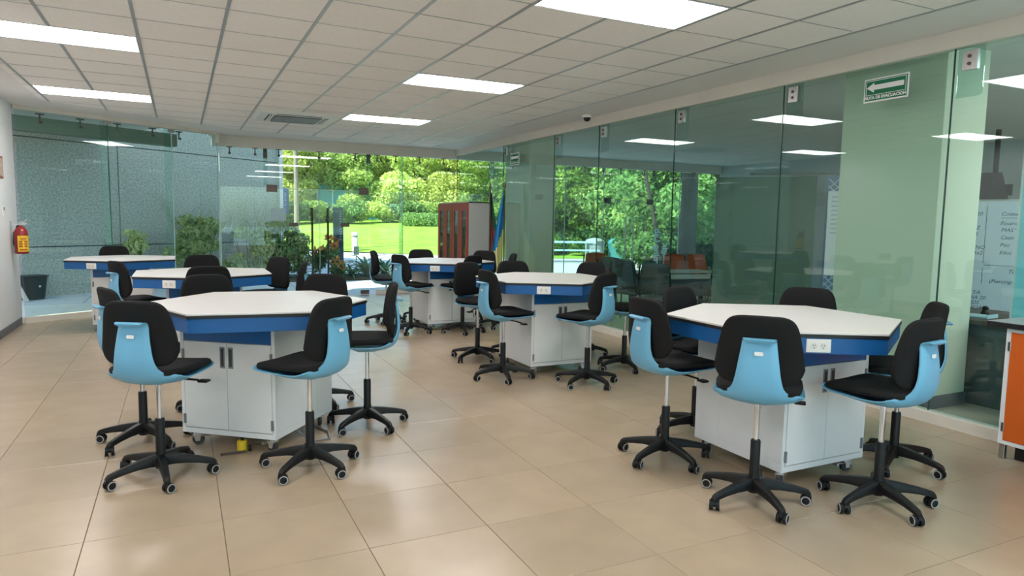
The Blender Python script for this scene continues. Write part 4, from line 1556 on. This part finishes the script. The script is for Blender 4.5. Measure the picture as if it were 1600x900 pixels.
for k, (b, d) in enumerate(BACK):
    x, y = bearing(b, d)
    tree(x, y, 2.0, 1.45, crowns[(k * 2 + 1) % 5], trunks[k % 4], k * 2.1, 'tall pale tree showing over the far row beyond the lawn, %s from the left' % NAMES[k], 'tall trees behind the far row')
for k, (x, y) in enumerate(((-6, 40), (-11, 46), (-1.5, 47), (-18, 52), (-15, 38), (-4, 55))):
    tree(x, y, .4, 1.5, crowns[k % 5], trunks[k % 4], k * 1.9, 'tree behind the concrete building seen only as a reflection, %s from the left' % NAMES[k], 'trees behind the concrete building')
# nearer trees seen through the partition and the next room
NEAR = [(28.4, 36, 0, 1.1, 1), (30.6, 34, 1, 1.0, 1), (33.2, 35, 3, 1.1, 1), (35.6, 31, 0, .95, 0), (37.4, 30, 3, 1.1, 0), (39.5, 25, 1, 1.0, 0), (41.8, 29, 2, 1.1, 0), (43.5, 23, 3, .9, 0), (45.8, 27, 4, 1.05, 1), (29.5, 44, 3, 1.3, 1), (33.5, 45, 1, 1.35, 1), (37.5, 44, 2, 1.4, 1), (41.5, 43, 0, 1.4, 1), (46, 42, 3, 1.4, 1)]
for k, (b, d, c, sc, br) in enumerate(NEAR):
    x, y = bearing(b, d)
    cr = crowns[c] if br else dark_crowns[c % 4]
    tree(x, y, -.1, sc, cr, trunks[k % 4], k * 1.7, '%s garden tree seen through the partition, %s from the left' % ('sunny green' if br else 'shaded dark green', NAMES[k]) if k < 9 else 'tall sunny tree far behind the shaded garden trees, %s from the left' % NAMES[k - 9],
         'garden trees seen through the next room')

ORD = NAMES + ['fifteenth', 'sixteenth']
# undergrowth bushes along the lawn edge
bush_m = [leaf_cloud('foliage', 2600, blobs_in(rr_, 9, 1.3, .9, .4, .6), .10, m, 60 + i) for i, m in enumerate((M_leafD, M_leafA, M_leafG))]
for k, b in enumerate(np.arange(3.0, 27.5, 1.62)):
    d = 54 + (k % 3) * 1.5
    x, y = bearing(b, d)
    t = empty('lawn_shrub', (x, y, ground_z(x, y) - .1), k * 1.1)
    t.scale = (1.15, 1.15, 1.15)
    tag(t, 'low border shrub at the top of the lawn, %s from the left' % ORD[k], 'shrub', 'shrubs along the top of the lawn')
    link('foliage', bush_m[k % 3], t)['kind'] = 'stuff'
for k, b in enumerate(np.arange(28.0, 47.0, 1.6)):
    d = (31.5 if b < 36.5 else 22.0) + (k % 3) * 1.2
    x, y = bearing(b, d)
    t = empty('border_shrub', (x, y, -.06), k * .9)
    t.scale = (.9, .9, .8)
    tag(t, 'shrub under the trees seen through the next room, %s from the left' % ORD[k], 'shrub', 'shrubs behind the next room')
    link('foliage', bush_m[(k * 2) % 3 if k % 4 else 1], t)['kind'] = 'stuff'
# clipped hedge
hb = [(i * .55, 0, .55, .5, .55, .55) for i in range(12)]
x, y = bearing(18.2, 52)
t = empty('clipped_hedge', (x - 1.0, y, ground_z(x, y) - .1), -.4)
tag(t, 'clipped dark green hedge at the top of the lawn left of the display cabinets', 'hedge')
link('foliage', leaf_cloud('foliage', 6500, hb, .08, M_leafD, 77), t)['kind'] = 'stuff'

# shrubs against the concrete wall
def wallpos(s, off):
    p = W0 + WD * s + Vector((WD.y, -WD.x, 0)) * off
    return p.x, p.y


HED = [(1.16, .32, .22, .95, 900, 'small upright shrub before the concrete wall, left of the big ones'),
       (2.42, .60, .85, 1.20, 4800, 'large leafy shrub before the concrete wall, left of the middle glass edge'),
       (3.75, .58, .75, 1.15, 4500, 'large leafy shrub before the concrete wall, second of the big ones'),
       (4.85, .55, .55, 1.20, 3000, 'large leafy shrub at the end of the concrete wall'),
       (5.25, .66, .45, .80, 2400, 'lower sunlit shrub beyond the end of the concrete wall')]
for k, (s, off, R, H, n, lb) in enumerate(HED):
    x, y = wallpos(s, off)
    t = empty('leafy_shrub', (x, y, -.03), math.atan2(WD.y, WD.x))
    t.scale = (1, .5, 1)
    tag(t, lb, 'shrub', 'shrubs along the concrete wall')
    bl = blobs_in(rr_, 14, R, H, .25, .24 if R > .3 else .15)
    link('foliage', leaf_cloud('foliage', n, bl, .050, M_leafH, 90 + k, .6), t)['kind'] = 'stuff'
    st = MB()
    for q in range(6):
        a = q * 1.05
        st.tube([(0, 0, 0), (R * .3 * math.cos(a), R * .3 * math.sin(a), H * .5), (R * .6 * math.cos(a), R * .6 * math.sin(a), H)], [.014, .010, .005], 6)
    obj('stems', st, M_bark, t, 50)

# planter bed with crotons and agaves outside the door
t = obj('planter_bed', MB().prism([(2.7, 13.35), (5.8, 13.45), (5.6, 14.9), (2.9, 14.9)], -.05, .03), M_soil, bevel=.01)
tag(t, 'low dark soil bed with plants outside the glass door', 'planter bed')


def croton(x, y, h, seed, label):
    t = empty('croton_plant', (x, y, .02))
    tag(t, label, 'plant', 'crotons in the planter bed')
    r = random.Random(seed)
    st = MB()
    heads = []
    for k in range(4):
        a = k * 1.6 + r.random()
        q = (math.cos(a) * .10, math.sin(a) * .10, h * r.uniform(.6, 1))
        heads.append(q)
        st.tube([(0, 0, 0), (q[0] * .5, q[1] * .5, q[2] * .5), q], [.014, .011, .007], 6)
    obj('stems', st, M_bark, t, 50)
    link('foliage', leaf_cloud('foliage', 420, [(q[0], q[1], q[2] * .70, .11, .11, .24) for q in heads], .060, M_leafD, seed, .35), t)['kind'] = 'stuff'
    link('coloured_tips', leaf_cloud('coloured_tips', 110, [(q[0], q[1], q[2] + .05, .10, .10, .10) for q in heads], .060, M_leafO, seed + 1, .4), t)['kind'] = 'stuff'


croton(3.92, 14.0, .98, 5, 'tallest croton with orange tips in front of dark totem sign')
croton(3.62, 14.1, .72, 6, 'croton with orange tips left of the tall one, behind the door handles')
croton(3.98, 13.65, .42, 9, 'low croton with orange tips at the front edge of the planter bed')


def agave(x, y, R, n, seed, label):
    t = empty('agave_plant', (x, y, .02))
    tag(t, label, 'plant', 'strap-leaved plants in the planter bed')
    r = random.Random(seed)
    for k in range(n):
        a = k * 2.4 + r.uniform(-.2, .2)
        el = .35 + .95 * (k / n) + r.uniform(-.1, .1)
        L = R * r.uniform(.8, 1.1)
        m = MB()
        v = []
        for s in (0, .25, .5, .75, 1):
            e = el - .55 * s * s
            rad = L * s * math.cos(e)
            z = L * s * math.sin(e) + .03
            w = R * .075 * (1 - s) ** .6 * (1 if s > 0 else .8)
            c, sn = math.cos(a), math.sin(a)
            v += [(rad * c - w * sn, rad * sn + w * c, z + .008), (rad * c, rad * sn, z - .006), (rad * c + w * sn, rad * sn - w * c, z + .008)]
        f = []
        for i in range(4):
            for q in range(2):
                f.append((i * 3 + q, i * 3 + q + 1, i * 3 + 4 + q, i * 3 + 3 + q))
        m.add(v, f)
        obj('strap_leaf', m, M_leafG, t, 60)


agave(4.85, 14.15, .80, 30, 11, 'large spiky strap-leaved plant in the bed left of the back right table')
agave(5.35, 14.35, .72, 24, 12, 'spiky strap-leaved plant at right end of the planter bed')
agave(4.35, 13.85, .55, 22, 13, 'dark strap-leaved plant in the middle of the planter bed')
agave(3.15, 13.75, .45, 18, 14, 'small strap-leaved plant at the left end of the planter bed')
t = empty('stake_sign', (4.58, 14.25, 0))
tag(t, 'small grey sign on a thin stake in the planter bed', 'sign')
obj('stake', MB().tube([(0, 0, -.02), (0, 0, .72)], .012, 8), M_steel, t, 40)
obj('plate', MB().box(-.07, .07, -.02, -.008, .58, .80), mat('plate_grey_green', (.32, .38, .34), .5, var=.15, scale=25), t, bevel=.003)
t = empty('totem_sign', (4.87, 17.9, 0), -.25)
tag(t, 'dark slate totem sign with pale vertical lettering outside behind the door handles', 'sign')
obj('slab', MB().box(-.155, .155, -.06, .06, -.05, 1.86), M_totem, t, bevel=.008)
lt = MB()
r = random.Random(4)
for k in range(11):
    z = 1.66 - k * .078
    for q in range(3):
        lt.box(.045 + q * .022, .058 + q * .022, -.064, -.060, z - .028 + .01 * r.random(), z + .012 + .016 * r.random())
lt.box(-.115, .12, -.064, -.060, 1.735, 1.742)
obj('lettering', lt, mat('totem_letter', (.35, .42, .45), .6, var=.05), t)
# bollard light on lawn edge
t = empty('bollard_light', (7.75, 28.2, 0))
tag(t, 'white bollard light standing at the edge of the lawn', 'bollard')
obj('post', MB().lathe([(.14, -.05), (.14, .62), (.13, .64)], 18), M_build, t, 40)
obj('lens', MB().lathe([(.12, .64), (.12, .74)], 18), M_pull, t, 40)
obj('cap', MB().lathe([(.15, .74), (.15, .84), (.12, .88)], 18), M_build, t, 40)
# banner
t = empty('hanging_banner', (2.95, 15.6, 0), .2)
tag(t, 'blue hanging banner with pale print beside the end of the concrete wall', 'banner')
obj('cloth', MB().box(-.15, .15, -.006, .006, 1.62, 2.30), M_banner, t)
obj('top_rod', MB().tube([(-.18, 0, 2.30), (.18, 0, 2.30)], .010, 8), M_white, t, 40)
obj('pole', MB().tube([(-.18, 0, -.05), (-.18, 0, 2.32)], .014, 8), M_white, t, 40)
pm = MB()
for k in range(8):
    z = 2.18 - k * .065
    pm.box(.03, .045 + .03 * (k % 2), -.0085, -.006, z - .024, z + .02)
    pm.box(.065, .08, -.0085, -.006, z - .024, z + .004 * (k % 3))
obj('print', pm, mat('banner_print', (.45, .52, .75), .7, var=.05), t)
# tall palm-like trunk / mast by the banner
t = obj('bare_trunk', MB().tube([(0, 0, -.1), (.03, 0, 3), (.0, 0, 6.5)], [.11, .10, .08], 10), mat('pale_trunk', (.26, .22, .16), .9, var=.2, scale=3), loc=bearing(25.9 + math.degrees(math.atan((463 - 800) / 1066)), 32) + (0,), smooth=50)
tag(t, 'tall bare pale trunk rising beyond the banner', 'trunk')
# far building and teal hoarding
bx, by_ = bearing(10.5, 100)
t = obj('far_building', MB().box(-9, 9, -4, 4, 0, 12.6), M_build, loc=(bx, by_, 0), rz=-.2)
tag(t, 'pale flat-roofed building showing over the trees', 'building')
obj('roof_slab', MB().box(-9.6, 9.6, -4.6, 4.6, 12.6, 13.3), M_build, t)
for k in range(7):
    obj('window', MB().box(-8 + k * 2.4, -6.4 + k * 2.4, -4.06, -3.98, 9.4, 11.4), M_pull, t)
bx, by_ = bearing(12.4, 61)
t = obj('site_hoarding', MB().box(-2.6, 2.6, -.05, .05, 0, 2.9), M_teal, loc=(bx, by_, ground_z(bx, by_)), rz=-.2)
tag(t, 'teal hoarding glimpsed between shrubs beyond the lawn', 'hoarding')
for k in range(5):
    obj('post', MB().box(-2.6 + k * 1.27, -2.52 + k * 1.27, -.10, -.05, 0, 3.25), M_build, t)

# picnic table and bins behind the next room
t = empty('picnic_table', (14.0, 19.6, 0), -.35)
tag(t, 'pale blue-grey outdoor table with bench seen through the glass by the bins', 'table')
obj('tabletop', MB().box(-1.2, 1.2, -.4, .4, .70, .76), M_sticker, t, bevel=.01)
for x in (-1.0, 1.0):
    for y in (-.3, .3):
        obj('leg', MB().box(x - .05, x + .05, y - .05, y + .05, -.05, .70), M_binw, t, bevel=.008)
obj('bench', MB().box(-1.2, 1.2, -.95, -.65, .42, .47).box(-1.05, -.95, -.9, -.7, -.05, .42).box(.95, 1.05, -.9, -.7, -.05, .42), M_sticker, t)
for x, y, m, lb in ((15.85, 20.3, M_binw, 'pale grey domed bin outside, left of the pair'), (16.85, 20.1, M_bint, 'teal domed bin outside, right of the pair')):
    t = empty('recycling_bin', (x, y, 0))
    tag(t, lb, 'bin', 'pair of domed bins outside')
    obj('body', MB().lathe([(.34, -.05), (.38, .05), (.40, .62)], 20), m, t, 40)
    obj('lid', MB().lathe([(.42, .62), (.42, .68), (.36, .80), (.20, .86), (.02, .88)], 20), m, t, 60)
    obj('flap', MB().box(-.16, .16, -.43, -.38, .66, .76), M_pull, t, bevel=.006)

# trunks among the shaded trees
for k, (b, d, lean, r0) in enumerate(((38.6, 21.0, -1.6, .055), (40.1, 20.5, .2, .24), (36.4, 24, .9, .06))):
    x, y = bearing(b, d)
    t = obj('tree_trunk', MB().tube([(0, 0, -.1), (lean * .4, 0, 2.2), (lean, .2, 6)], [r0 * 1.2, r0, r0 * .7], 8), M_bark, loc=(x, y, 0), smooth=50)
    tag(t, ('thin leaning trunk across the view over the door of the next room', 'thick dark trunk right of the vertical lettering', 'slim trunk leaning right above the bins')[k], 'trunk')
